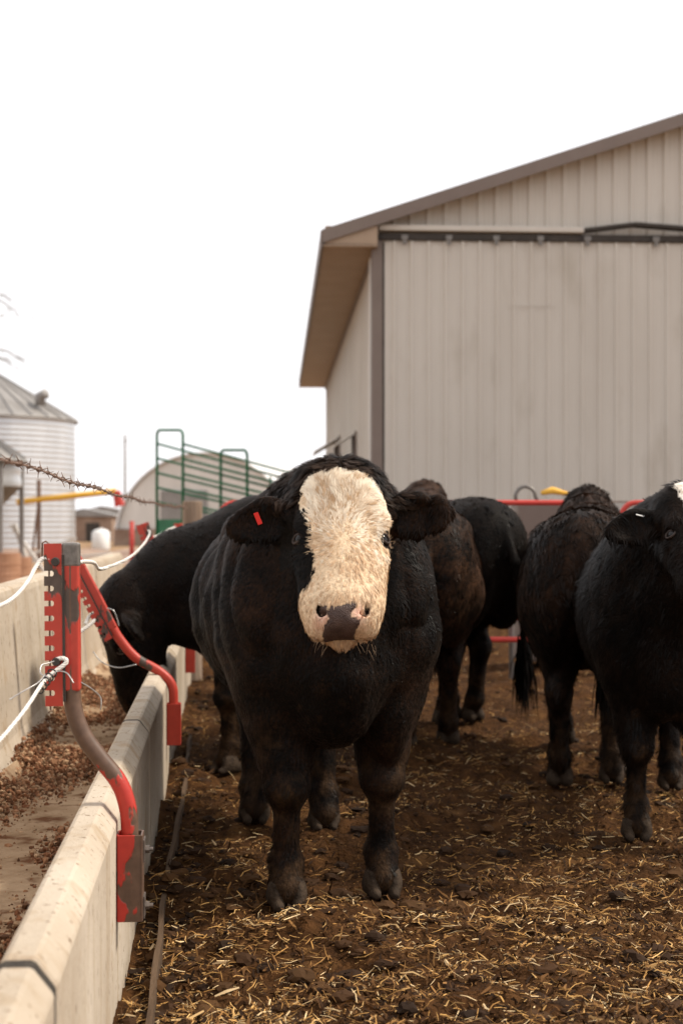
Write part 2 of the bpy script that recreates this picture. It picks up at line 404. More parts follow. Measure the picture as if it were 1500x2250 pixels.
def clods():
    r = np.random.default_rng(77); n = 3000
    py = 1290 + 1100 * r.random(n); Y = FOC * CAMZ / (py - 1145); x = (r.random(n) * 2 - 1) * (.30 * Y + .25)
    near = r.random(n) < .12; x = np.where(near, bunk_face_x(Y) + .03 + .16 * r.random(n), x)
    ok = x > bunk_face_x(Y) + .03; x, Y = x[ok], Y[ok]; n = len(x)
    ico = bmesh.new(); bmesh.ops.create_icosphere(ico, subdivisions=2, radius=1)
    iv = np.array([v.co[:] for v in ico.verts]); fi = np.array([[v.index for v in f.verts] for f in ico.faces]); ico.free()
    sz = .006 + .026 * r.random(n) ** 3
    V = iv[None] * (sz[:, None, None] * np.stack([1 + .5 * r.random(n), 1 + .5 * r.random(n), .45 + .35 * r.random(n)], 1)[:, None])
    off = r.random((n, 1, 3)) * 50
    nz = vnoise((iv[None] * 1.7 + off).reshape(-1, 3), 3) + .6 * vnoise((iv[None] * 4 + off).reshape(-1, 3), 4)
    V = V * (1 + .38 * nz.reshape(n, len(iv), 1))
    V = V + np.stack([x, Y, ground_h(x, Y) + .1 * sz], 1)[:, None]
    F = (np.arange(n)[:, None, None] * len(iv) + fi[None]).reshape(-1, 3)
    cols = np.array([(.030, .0135, .005), (.044, .020, .0072), (.066, .031, .0105), (.022, .0105, .0045)])
    o = link('dung_clods', mesh_np('dung_clods', V.reshape(-1, 3), F, False, np.repeat(cols[r.integers(0, 4, n)] * (.7 + .6 * r.random((n, 1))), len(iv), 0)), None, MT['litter'])
    tag(o, 'small dark dung and earth clods mixed into the pen floor', 'clods', kind='stuff')
clods()

# ------------------------------------------------------------------ feed bunk
bunk = empty('feed_bunk', (-0.29, 0, 0), BUNK_A, 'long pale concrete feed bunk with low lip and tall back wall', 'feed bunk')
PROF = [(0.0, -.10), (0.0, .495), (-.004, .503), (-.034, .541), (-.042, .545), (-.086, .545), (-.096, .540), (-.112, .51), (-.165, .20), (-.19, .168), (-.23, .155),
        (-.56, .150), (-.63, .165), (-.675, .21), (-.70, .29), (-.752, .94), (-.758, .965), (-.772, .98), (-.862, .98), (-.878, .965), (-.885, .94), (-.93, -.10)]
def bunk_section(y0, y1):
    V = []; F = []; n = len(PROF)
    ys = [(y0, .008), (y0 + .010, 0)] + [(y0 + (y1 - y0) * k / 6, 0) for k in range(1, 6)] + [(y1 - .010, 0), (y1, .008)]
    cx, cz = -.45, .2
    for (y, ins) in ys:
        for (x, z) in PROF:
            d = Vector((cx - x, cz - z)); d.normalize()
            V.append((x + d.x * ins, y, z + d.y * ins))
    m = len(ys)
    for i in range(m - 1):
        for k in range(n - 1):
            F.append((i * n + k, i * n + k + 1, (i + 1) * n + k + 1, (i + 1) * n + k))
    F.append(tuple(range(n))); F.append(tuple((m - 1) * n + k for k in range(n))[::-1])
    return MB().add(V, F).build('bunk_section', MT['concrete'], bunk)
CB = math.cos(BUNK_A)
JO = [-.6, 2.44, 5.42, 8.43, 11.44, 14.45]
for a, b in zip(JO[:-1], JO[1:]):
    bunk_section(a / CB + .021, b / CB - .021)
for j in JO[1:-1]:
    mb = MB()
    pr = [(x + (-.003 if k < 8 else .006 if k > 16 else 0), z - (.003 if 2 < k < 8 else .008 if 14 < k < 19 else .004)) for k, (x, z) in enumerate(PROF)]
    mb.prism(pr, (0, j / CB - .0205, 0), (1, 0, 0), (0, 0, 1), (0, 1, 0), .041)
    mb.build('joint_sealant', MT['sealant'], bunk)
# half-buried plank along the foot of the bunk
V = []; F = []
for i in range(41):
    yy = 2.9 + 5.6 * i / 40; ox = .085 + .007 * math.sin(yy * 2.1) + .003 * math.sin(yy * 9); zz = .026 + .008 * math.sin(yy * 3.3) + .004 * math.sin(yy * 11)
    V += [(ox - .009, yy, -.08), (ox - .008, yy, zz), (ox + .008, yy, zz - .003), (ox + .010, yy, -.08)]
for i in range(40): F += [(4 * i + k, 4 * i + k + 1, 4 * i + k + 5, 4 * i + k + 4) for k in range(3)]
F += [(0, 1, 2, 3), (160, 163, 162, 161)]
MB().add(V, F).build('foot_board', MT['plank'], bunk)

du = [(-.171, .187), (-.19, .1735), (-.23, .1605), (-.40, .158), (-.56, .1555), (-.63, .1705), (-.668, .212)]
V = []; F = []
for i in range(60):
    yy = 1.5 + 12.8 * i / 59
    V += [(x + (.014 * math.sin(yy * 7) if k in (0, 6) else 0), yy, z + (.012 * math.sin(yy * 7 + 1) if k == 6 else 0)) for k, (x, z) in enumerate(du)]
for i in range(59): F += [(7 * i + k, 7 * i + k + 1, 7 * i + k + 8, 7 * i + k + 7) for k in range(6)]
fd = MB().add(V, F).build('feed_dust', MT['dust'], None, recalc=False); fd.location = bunk.location; fd.rotation_euler = bunk.rotation_euler
tag(fd, 'thin brown layer of trodden feed dust on the bunk floor', 'feed dust', kind='stuff')
def feed():
    r = np.random.default_rng(5); n = 72000
    y = 2.2 + 8.0 * r.random(n) ** 1.6; x = -.16 - .52 * r.random(n)
    p = np.stack([x * 4, y * 2.2, np.zeros(n)], 1)
    q = vnoise(p, 4) * .5 + .5
    lip = np.exp(-np.clip(-(x + .20), 0, 9) ** 2 / .016) * 1.3 * np.clip((5.5 - y) * 2, 0, 1)
    back = np.exp(-(x + .62) ** 2 / .012) * (.6 * (y > 5.2) + .2); mid = np.clip((y - 5.7) * 1.4, 0, 1) * np.where(q > .42, .9, .12)
    dens = np.clip((lip + back + mid) * (q * 1.5 - .18), .018, 1)
    ok = r.random(n) < dens; x, y, dens = x[ok], y[ok], dens[ok]; n = len(x)
    fl = np.interp(-x, [.16, .17, .19, .23, .56, .63, .675], [.22, .195, .168, .155, .150, .165, .21])
    z = fl + .004 + .045 * r.random(n) ** 1.5 * np.clip(dens, 0, 1)
    ico = bmesh.new(); bmesh.ops.create_icosphere(ico, subdivisions=1, radius=1)
    iv = np.array([v.co[:] for v in ico.verts]); fi = np.array([[v.index for v in f.verts] for f in ico.faces]); ico.free()
    big = r.random(n)
    s = (.0022 + .0035 * big + .0085 * big ** 6)[:, None, None] * (.75 + .5 * r.random((n, 1, 3)))
    V = iv[None] * (1 + .22 * r.normal(0, 1, (n, len(iv), 1))) * s
    V = V + np.stack([x, y, z], 1)[:, None]
    F = (np.arange(n)[:, None, None] * len(iv) + fi[None]).reshape(-1, 3)
    cols = np.array([(.29, .135, .070), (.38, .21, .12), (.20, .09, .048), (.46, .31, .19), (.15, .08, .046)])
    cc = cols[r.integers(0, 5, n)] * (.7 + .6 * r.random(n))[:, None]
    o = link('feed_pellets', mesh_np('feed_pellets', V.reshape(-1, 3), F, False, np.repeat(cc, len(iv), 0)), None, MT['pellet'])
    o.location = bunk.location; o.rotation_euler = bunk.rotation_euler
    tag(o, 'reddish brown crumbly feed lying on the bunk floor', 'feed', kind='stuff')
feed()

# ------------------------------------------------------------------ red feed-rail posts
def rail_post(Y, path, top_dir, label, detail=True, peel=True, name='feed_rail_post'):
    """path: list of (offset from the lip face, z) of the bent pipe; the slotted plate runs along the straight top"""
    root = empty(name, (bunk_face_x(Y), Y, 0), BUNK_A, label, 'fence post', 'red posts bolted along the feed bunk')
    rm = MT['red_peel'] if peel else MT['red_old']
    # sleeve bolted to the lip
    z0, z1 = path[0][1] - .035, path[1][1]
    mb = MB(); w = .058
    for (cx, dx, cy, dy) in ((.031, .006, -.030, .056),):
        pass
    mb.box((.034, -.032, (z0 + z1) / 2), (.060, .006, z1 - z0))
    mb.box((.067, 0, (z0 + z1) / 2), (.006, .070, z1 - z0 - .001))
    mb.box((.034, .032, (z0 + z1) / 2), (.060, .006, z1 - z0))
    mb.box((.0035, 0, (z0 + z1) / 2), (.005, .0575, z1 - z0 + .001))
    mb.build('bracket', rm, root, bevel=.0015)
    if detail:
        for zz in (z0 + .035, z1 - .045):
            b = MB(); b.box((.0725, 0, zz), (.005, .050, .060)); b.build('washer_plate', MT['steel'], root, bevel=.001)
            b = MB()
            b.tube([(.075, 0, zz), (.086, 0, zz)], .011, 6); b.tube([(.086, 0, zz), (.096, 0, zz)], .006, 8)
            b.build('bolt', MT['steel'], root)
    # bent pipe
    pts = spline([(x, 0, z) for x, z in path], 6)
    mb = MB(); mb.tube(pts, .0235, 14); mb.build('bent_pipe', rm, root, smooth=True)
    # straight square-ish tube with flat front, carries the slotted plate
    td = Vector((top_dir[0], 0, top_dir[1])).normalized(); pe = Vector(pts[-1]); sx = Vector((td.z, 0, -td.x))
    L = .385; base = pe - td * L
    mb = MB(); mb.bar(base, pe + td * .008, .044, .046, up=(0, 1, 0)); mb.build('upright', MT['red_old'], root, bevel=.007, bseg=3)
    mb = MB(); mb.bar(pe + td * -.055, pe + td * .010, .0465, .0485, up=(0, 1, 0)); mb.build('worn_top', MT['bare_steel'] if detail else MT['red_old'], root, bevel=.007, bseg=3)
    # comb plate (one mesh: teeth cut from one plate)
    nt_ = 9; hgt = .43; pw = .046; pitch = hgt / (nt_ + .55)
    def comb():
        pl = [(0, 0), (0, hgt), (-pw, hgt)]
        z = hgt
        for k in range(nt_):
            zt = hgt - .072 - k * .0395; zb = zt - .0145
            pl += [(-pw, zt), (-pw + .021, zt), (-pw + .0250, zt - .004), (-pw + .0250, zb + .004), (-pw + .021, zb), (-pw, zb)]
        pl += [(-pw, 0)]
        return pl
    o = pe + td * (.008 - hgt) - sx * .0225 + Vector((0, -.027, 0))
    mb = MB(); mb.prism(comb(), o, sx, td, (0, 1, 0), .005); plate = mb.build('slotted_plate', MT['red_old'], root, recalc=True)
    mb = MB(); mb.bar(o + sx * .004 + td * .012 + Vector((0, .003, 0)), o + sx * .004 + td * (hgt - .03) + Vector((0, .003, 0)), .006, .010, up=(0, 1, 0))
    mb.build('weld_seam', MT['dark_gap'], root)
    ro = o - sx * (pw - .012) + Vector((0, .012, 0))
    mb = MB()
    mb.tube([ro + td * (hgt - .035) - sx * .018, ro + td * (hgt + .002) - sx * .017, ro + td * (hgt + .006) - sx * .008, ro + td * hgt, ro - td * .012], .0028, 6)
    mb.build('keeper_rod', MT['rust'], root)
    if detail:
        for q in (hgt - .048, .118):
            hc = o - sx * (pw - .030) + td * q + Vector((0, -.001, 0))
            b = MB(); b.tube([hc + Vector((0, .004, 0)), hc - Vector((0, .012, 0))], [.0125, .0105], 10, cap=True)
            b.build('grommet', MT['dark_gap'], root)
    return root
P1 = [(.034, .272), (.034, .467), (.026, .545), (.002, .607), (-.050, .674), (-.092, .735), (-.114, .800), (-.119, .868), (-.121, 1.05), (-.121, 1.233)]
rail_post(3.80, P1, (-.01, 1), 'nearest red feed-rail post, standing upright, chipped to brown steel')
P2 = [(.034, .236), (.034, .404), (.024, .494), (-.037, .561), (-.149, .628), (-.227, .718), (-.272, .796), (-.351, .953), (-.436, 1.114)]
rail_post(7.0, P2, (-.164, .318), 'bent red feed-rail post leaning hard left in front of the feeding cow', detail=False, peel=False)
P3 = [(.034, .25), (.034, .44), (.02, .54), (-.02, .62), (-.09, .70), (-.14, .80), (-.17, .92), (-.22, 1.10), (-.28, 1.28)]
rail_post(10.2, P3, (-.06, .18), 'red feed-rail post top showing behind the neck of the feeding cow', detail=False, peel=False)
P4 = [(.034, .25), (.034, .44), (.02, .54), (-.02, .62), (-.06, .70), (-.09, .80), (-.10, .92), (-.11, 1.10), (-.12, 1.27)]
rail_post(13.3, P4, (-.01, 1), 'farthest red feed-rail post beside the wooden corner post', detail=False, peel=False)

# ------------------------------------------------------------------ cables
def rope(name, pts, R, n, twist, label, cat='cable', m='cable', strands=4, group=None):
    ps = spline(pts, n); root = empty(name, ps[0], 0, label, cat, group); o = Vector(ps[0])
    Ls = [0]
    for a, b in zip(ps[:-1], ps[1:]): Ls.append(Ls[-1] + (b - a).length)
    for s in range(strands):
        q = []
        for i, p in enumerate(ps):
            t = (ps[min(i + 1, len(ps) - 1)] - ps[max(i - 1, 0)]).normalized()
            u = t.cross(Vector((0.2, .3, 1))).normalized(); w = t.cross(u); a = Ls[i] * twist + 2 * math.pi * s / strands
            q.append(p - o + (u * math.cos(a) + w * math.sin(a)) * R * .60)
        mb = MB(); mb.tube(q, R * .50, 6); mb.build('strand', MT[m], root, smooth=True)
    return root
rope('cable', [at(-60, 1350, 3.3), at(0, 1331, 3.5), at(32, 1312, 3.58), at(62, 1278, 3.68), at(78, 1248, 3.74), at(93, 1228, 3.76), at(112, 1229, 3.765)], .0054, 14, 190,
     'white twisted cable looping from the nearest red post out to the left')
rope('cable', [at(135, 1232, 3.80), at(160, 1237, 3.86), at(188, 1234, 4.1), at(207, 1237, 4.4), at(218, 1250, 4.7), at(240, 1245, 5.2), at(280, 1228, 6.6), at(308, 1205, 8.2), at(325, 1182, 9.6), at(329, 1168, 10.1), at(318, 1162, 10.17)], .0062, 12, 100,
     'white cable running from the nearest red post to the third red post')
rope('cable', [at(328, 1178, 10.2), at(345, 1178, 11), at(368, 1165, 12.3), at(385, 1158, 13.2)], .008, 8, 100,
     'short far white cable end beyond the feeding cow')
rope('cable', [at(-70, 1700, 3.05), at(0, 1627, 3.35), at(55, 1560, 3.55), at(95, 1500, 3.68), at(118, 1478, 3.73), at(140, 1462, 3.745), at(147, 1452, 3.75), at(138, 1446, 3.752), at(124, 1449, 3.755)], .0056, 14, 170,
     'frayed white cable tied low on the nearest red post')
rope('cable', [at(176, 1388, 6.9), at(195, 1375, 6.93), at(208, 1362, 6.95), at(206, 1350, 6.97), at(196, 1356, 6.96), at(188, 1372, 6.94)], .009, 8, 120,
     'white cable loop knotted on the leaning red post')
ties = [
    ([at(22, 1537, 3.5), at(50, 1520, 3.6), at(84, 1500, 3.66), at(100, 1482, 3.7)], 'thin stray wire tail sticking out left of the cable knot'),
    ([at(104, 1487, 3.69), at(90, 1480, 3.7), at(92, 1462, 3.72), at(110, 1456, 3.74), at(122, 1452, 3.75)], 'curled wire end around the low cable knot'),
    ([at(112, 1484, 3.70), at(128, 1475, 3.71), at(146, 1478, 3.70), at(156, 1490, 3.69), at(162, 1501, 3.685)], 'short bright wire hooking across the red upright'),
    ([at(178, 1499, 3.80), at(200, 1512, 3.82), at(220, 1530, 3.84), at(223, 1548, 3.84), at(221, 1560, 3.84)], 'thin wire tail curving down right of the red post'),
    ([at(205, 1432, 6.9), at(225, 1455, 6.88), at(260, 1467, 6.86), at(300, 1460, 6.86)], 'thin wire loop hanging below the leaning post'),
    ([at(236, 1336, 6.9), at(250, 1342, 6.9), at(258, 1360, 6.9), at(262, 1376, 6.9)], 'small wire hook right of the leaning post'),
]
for pts, lb in ties:
    ps = spline(pts, 8); o = ps[0].copy()
    w = MB(); w.tube([p - o for p in ps], .0016 * (1 if o.y < 5 else 1.7), 6)
    b = w.build('tie_wire', MT['wire'], None, smooth=True); b.location = o; tag(b, lb, 'wire', 'loose wire ends on the red posts')
# dark wrapped splice on the low cable
sp = empty('cable_splice', at(110, 1484, 3.705), 0, 'dark wire wrapping that clamps the low cable knot', 'clamp')
for k in range(5):
    a = at(116 - k * 7, 1478 + k * 9, 3.72 - k * .012) - sp.location; d = (at(95, 1505, 3.67) - at(116, 1478, 3.72)).normalized()
    mb = MB(); u = d.cross(Vector((0, 1, 0))).normalized(); w = d.cross(u)
    mb.tube([a + (u * math.cos(t) + w * math.sin(t)) * .0115 + d * (.004 * t / 6.3) for t in [i * .52 for i in range(14)]], .0022, 5)
    mb.build('coil', MT['dark_gap'], sp, smooth=True)

# ------------------------------------------------------------------ barbed wire over the bunk
def barbed():
    A, B = at(-110, 968, 2.72), Vector((-1.30, 11.9, 1.418))
    n = 620; sag = .035
    def pos(t):
        p = A.lerp(B, t); p.z -= sag * 4 * t * (1 - t) * .9 + .004 * math.sin(t * 40); return p
    root = empty('barbed_wire', A, 0, 'rusty barbed wire stretched above the feed bunk to a wooden post', 'barbed wire')
    for s in range(2):
        q = []
        for i in range(n + 1):
            t = i / n; p = pos(t); a = t * 9.3 * 95 + math.pi * s
            q.append(p - A + Vector((math.cos(a), 0, math.sin(a))) * .0022)
        mb = MB(); mb.tube(q, .0021, 5); mb.build('strand', MT['rust'], root, smooth=True)
    mb = MB()
    mb.tube([Vector((math.cos(t) * .0052, -.008 + t * .0011, math.sin(t) * .0052)) for t in [i * .6 for i in range(24)]], .0015, 5)
    mb.tube([(.004, -.008, .0), (.0165, -.012, .011)], [.0015, .0006], 5); mb.tube([(-.004, .006, 0), (-.015, .012, -.010)], [.0015, .0006], 5)
    mb.tube([(0, .0, .004), (-.008, -.010, .0175)], [.0015, .0006], 5); mb.tube([(0, .004, -.004), (.010, .012, -.0145)], [.0015, .0006], 5)
    bm_ = mb.mesh('barb', smooth=True); bm_.materials.append(MT['rust'])
    k = 0; d = .06
    while d < 9.2:
        t = d / 9.25; o = bpy.data.objects.new('barb', bm_); C.objects.link(o); o.parent = root
        o.location = pos(t) - A; o.rotation_euler = (random.uniform(-.3, .3), random.uniform(0, 6.28), .07); o.scale = [random.uniform(.9, 1.35)] * 3
        d += random.uniform(.13, .20)
barbed()

# ------------------------------------------------------------------ signed-distance modelling for the cattle
def axis(lo, hi, flo, fhi, hf, hc):
    a = list(np.arange(lo, flo, hc)) + list(np.arange(flo, fhi, hf)) + list(np.arange(fhi, hi + hc, hc))
    return np.array(a, np.float32)

class Field:
    def __init__(s, xs, ys, zs):
        s.a = (xs, ys, zs); s.F = np.full((len(xs), len(ys), len(zs)), 1.0, np.float32)
    def win(s, lo, hi):
        sl = []
        for k in range(3):
            i = np.searchsorted(s.a[k], lo[k]); j = np.searchsorted(s.a[k], hi[k])
            if j <= i: return None
            sl.append(slice(int(i), int(j)))
        return tuple(sl)
    def grid(s, sl): return np.meshgrid(s.a[0][sl[0]], s.a[1][sl[1]], s.a[2][sl[2]], indexing='ij', sparse=True)
    def comb(s, sl, d, k, sub):
        F = s.F[sl]
        if sub:
            d = -d; h = np.clip(.5 - .5 * (F - d) / k, 0, 1)     # smooth max
            h = np.clip(.5 + .5 * (d - F) / k, 0, 1)
            s.F[sl] = F * (1 - h) + d * h + k * h * (1 - h)
        else:
            h = np.clip(.5 + .5 * (F - d) / k, 0, 1)
            s.F[sl] = F * (1 - h) + d * h - k * h * (1 - h)
    def ell(s, c, r, R=None, k=.05, sub=False):
        c = np.array(c, np.float32); r = np.array(r, np.float32)
        e = np.sqrt(((np.array(R, np.float32) * r[None, :]) ** 2).sum(1)) if R is not None else r
        m = k + .05
        sl = s.win(c - e - m, c + e + m)
        if sl is None: return
        X, Y, Z = s.grid(sl); X = X - c[0]; Y = Y - c[1]; Z = Z - c[2]
        if R is None: q = (X, Y, Z)
        else: q = tuple(X * R[0][i] + Y * R[1][i] + Z * R[2][i] for i in range(3))
        k0 = np.sqrt((q[0] / r[0]) ** 2 + (q[1] / r[1]) ** 2 + (q[2] / r[2]) ** 2)
        k1 = np.sqrt((q[0] / r[0] ** 2) ** 2 + (q[1] / r[1] ** 2) ** 2 + (q[2] / r[2] ** 2) ** 2) + 1e-6
        s.comb(sl, (k0 * (k0 - 1) / k1).astype(np.float32), k, sub)
    def cone(s, a, b, ra, rb, k=.05, sub=False):
        a = np.array(a, np.float32); b = np.array(b, np.float32); m = k + .05 + max(ra, rb)
        sl = s.win(np.minimum(a, b) - m, np.maximum(a, b) + m)
        if sl is None: return
        X, Y, Z = s.grid(sl); d = b - a; L2 = float((d * d).sum()) + 1e-9
        t = np.clip(((X - a[0]) * d[0] + (Y - a[1]) * d[1] + (Z - a[2]) * d[2]) / L2, 0, 1)
        q = np.sqrt((X - a[0] - t * d[0]) ** 2 + (Y - a[1] - t * d[1]) ** 2 + (Z - a[2] - t * d[2]) ** 2)
        s.comb(sl, (q - (ra + t * (rb - ra))).astype(np.float32), k, sub)
    def mesh(s):
        F = s.F; xs, ys, zs = s.a; I = F < 0
        c = np.zeros(tuple(n - 1 for n in F.shape), np.int8)
        for a in (0, 1):
            for b in (0, 1):
                for e in (0, 1):
                    c += I[a:F.shape[0] - 1 + a, b:F.shape[1] - 1 + b, e:F.shape[2] - 1 + e]
        act = (c > 0) & (c < 8); i, j, k = np.nonzero(act); n = len(i)
        pos = np.zeros((n, 3)); cnt = np.zeros(n)
        co = [(0, 0, 0), (1, 0, 0), (0, 1, 0), (1, 1, 0), (0, 0, 1), (1, 0, 1), (0, 1, 1), (1, 1, 1)]
        ed = [(0, 1), (2, 3), (4, 5), (6, 7), (0, 2), (1, 3), (4, 6), (5, 7), (0, 4), (1, 5), (2, 6), (3, 7)]
        fv = [F[i + o[0], j + o[1], k + o[2]] for o in co]
        pv = [np.stack([xs[i + o[0]], ys[j + o[1]], zs[k + o[2]]], 1) for o in co]
        for a, b in ed:
            m = (fv[a] < 0) != (fv[b] < 0)
            t = np.where(m, fv[a] / np.where(m, fv[a] - fv[b], 1), 0)[:, None]
            pos += m[:, None] * (pv[a] + t * (pv[b] - pv[a])); cnt += m
        pos /= cnt[:, None]
        vid = np.full(act.shape, -1, np.int64); vid[act] = np.arange(n)
        Fs = []
        def quads(s_, lowin, A):
            q = np.stack(A, 1); fl = ~lowin
            q[fl] = q[fl][:, ::-1]; Fs.append(q)
        e = I[:-1, 1:-1, 1:-1] != I[1:, 1:-1, 1:-1]; a, b, d = np.nonzero(e); b += 1; d += 1
        quads(e, I[a, b, d], [vid[a, b - 1, d - 1], vid[a, b, d - 1], vid[a, b, d], vid[a, b - 1, d]])
        e = I[1:-1, :-1, 1:-1] != I[1:-1, 1:, 1:-1]; a, b, d = np.nonzero(e); a += 1; d += 1
        quads(e, I[a, b, d], [vid[a - 1, b, d - 1], vid[a - 1, b, d], vid[a, b, d], vid[a, b, d - 1]])
        e = I[1:-1, 1:-1, :-1] != I[1:-1, 1:-1, 1:]; a, b, d = np.nonzero(e); a += 1; b += 1
        quads(e, I[a, b, d], [vid[a - 1, b - 1, d], vid[a, b - 1, d], vid[a, b, d], vid[a - 1, b, d]])
        return pos, np.concatenate(Fs)

def vert_normals(V, F):
    d1 = V[F[:, 2]] - V[F[:, 0]]; d2 = V[F[:, 3]] - V[F[:, 1]]; n = np.cross(d1, d2)
    N = np.zeros_like(V)
    for k in range(4):
        for c in range(3): N[:, c] += np.bincount(F[:, k], n[:, c], len(V))
    return N / (np.linalg.norm(N, axis=1)[:, None] + 1e-12), np.linalg.norm(n, axis=1) / 2

class HeadFrame:
    """u runs down the face from the poll, v out of the forehead, w to the animal's left"""
    def __init__(s, o, fwd, pitch, sc, roll=0.0):
        f = np.array([fwd[0], fwd[1], 0.0]); f /= np.linalg.norm(f); up = np.array([0, 0, 1.0])
        s.u = f * math.cos(pitch) - up * math.sin(pitch); s.v = f * math.sin(pitch) + up * math.cos(pitch)
        s.w = np.array([-f[1], f[0], 0.0])
        if roll:
            w = s.w * math.cos(roll) + s.v * math.sin(roll); s.v = s.v * math.cos(roll) - s.w * math.sin(roll); s.w = w
        s.o = np.array(o, float); s.sc = sc; s.R = np.stack([s.u, s.v, s.w], 1)
    def p(s, u, v, w): return s.o + s.sc * (s.u * u + s.v * v + s.w * w)
    def inv(s, P): return ((P - s.o) @ s.R) / s.sc

def head_prims(S, H, bull=True, ears=((.9, .25), (.9, .25)), soft=1.0):
    sc = H.sc; R = H.R.tolist()
    E = lambda u, v, w, a, b, c, k=.03, sub=False: S.ell(H.p(u, v, w), (a * sc, b * sc, c * sc), R, k * sc, sub)
    K = lambda p, q, ra, rb, k=.03: S.cone(H.p(*p), H.p(*q), ra * sc, rb * sc, k * sc)
    E(.05, -.10, 0, .13, .13, .160, .05)
    E(.12, -.055, 0, .17, .085, .158, .05)
    E(.22, -.07, 0, .17, .085, .145, .05)
    E(.34, -.080, 0, .18, .085, .136, .05)
    E(.36, -.045, 0, .15, .065, .095, .05)
    E(.475, -.070, 0, .100, .090, .128, .05)
    E(.535, -.060, 0, .048, .068, .096, .03)
    K((.10, -.20, 0), (.46, -.15, 0), .10, .072, .06)
    for s in (-1, 1):
        E(.17, -.17, s * .085, .15, .10, .068, .05)
        E(.31, -.105, s * .098, .13, .085, .055, .05)
        E(.19, -.030, s * .125, .055, .035, .036, .035)
        E(.255, -.075, s * .130, .05, .03, .030, .03)
        E(.455, -.095, s * .088, .10, .070, .052, .04)
    for s in (-1, 1): E(.540, -.108, s * .072, .040, .048, .046, .03)    # full upper lips
    E(.530, -.172, 0, .062, .040, .066, .015)
    for s in (-1, 1):
        E(.232, -.030, s * .158, .024, .020, .022, .012, True)       # eye socket
        E(.510, -.003, s * .080, .016, .030, .008, .012, True)         # nostril
        E(.528, -.012, s * .067, .007, .030, .014, .010, True)
    E(.56, -.128, 0, .022, .006, .085, .012, True)                   # mouth line
    # ears: shallow cups carried sideways
    for s, (out_, droop) in zip((-1, 1), ears):
        a = H.w * s * math.cos(droop) + np.array([0, 0, -1.0]) * math.sin(droop); a /= np.linalg.norm(a)
        face = H.v * .55 + H.u * .12 - np.array([0, 0, 1.0]) * .22 + H.w * s * .25
        face = face - a * (face @ a); face /= np.linalg.norm(face); hgt = np.cross(face, a)
        b = H.p(.100, -.102, s * .132)
        RE = np.stack([a, hgt, face], 1).tolist()
        S.cone(b, b + a * .07 * sc, .050 * sc, .046 * sc, .03 * sc)
        S.ell(b + a * .120 * sc, (.105 * sc, .082 * sc, .024 * sc), RE, .02 * sc)
        S.ell(b + a * .195 * sc + hgt * .008 * sc, (.078 * sc, .056 * sc, .020 * sc), RE, .03 * sc)
        S.ell(b + a * .145 * sc + face * .027 * sc, (.105 * sc, .060 * sc, .023 * sc), RE, .008 * sc, True)

def leg_front(S, f, l, top, sl, k=1.0):
    S.cone((top[0], top[1], top[2]), (f - .02, l * 1.03, .50), .155 * k, .088 * k, .09)
    S.cone((f - .02, l * 1.03, .50), (f + .005, l, .41), .088 * k, .074 * k, .04)
    S.ell((f + .020, l, .395), (.074 * k, .076 * k, .070 * k), None, .025)          # knee
    S.cone((f + .012, l, .36), (f, l, .19), .045 * k, .043 * k, .03); S.cone((f - .030, l, .36), (f - .036, l, .17), .036 * k, .036 * k, .02)   # cannon and tendon
    S.ell((f - .014, l, .138), (.060 * k, .057 * k, .046 * k), None, .03)           # fetlock
    for s in (-1, 1): S.ell((f - .065 * k, l + s * .028, .115), (.020, .018, .026), None, .01)   # dewclaws
    S.cone((f - .008, l, .13), (f + .03, l, .055), .051 * k, .058 * k, .03)

def leg_hind(S, f, l, top, k=1.0):
    S.cone(top, (f + .16, l * 1.0, .72), .20 * k, .135 * k, .10)
    S.cone((f + .16, l, .72), (f - .075, l, .49), .125 * k, .070 * k, .07)
    S.ell((f - .085, l, .47), (.065 * k, .055 * k, .085 * k), None, .04)
    S.cone((f - .075, l, .47), (f - .015, l, .16), .062 * k, .052 * k, .04)
    S.ell((f - .01, l, .135), (.062 * k, .060 * k, .052 * k), None, .03)
    S.cone((f - .005, l, .13), (f + .035, l, .055), .056 * k, .062 * k, .03)

def hoof_mesh():
    xs = np.arange(-.10, .13, .006, dtype=np.float32); S = Field(xs, np.arange(-.09, .09, .006, dtype=np.float32), np.arange(-.04, .12, .006, dtype=np.float32))
    for s in (-1, 1):
        S.cone((-.035, s * .032, .010), (.062, s * .030, .002), .032, .016, .02)     # wedge-shaped claw
        S.ell((.000, s * .034, .030), (.050, .029, .030), None, .02)
    S.ell((-.005, 0, .060), (.050, .054, .028), None, .025)
    V, F = S.mesh(); V[:, 2] = np.maximum(V[:, 2], -.018)
    me = mesh_np('hoof', V, F); me.materials.append(MT['hoof']); return me
HOOF = hoof_mesh()

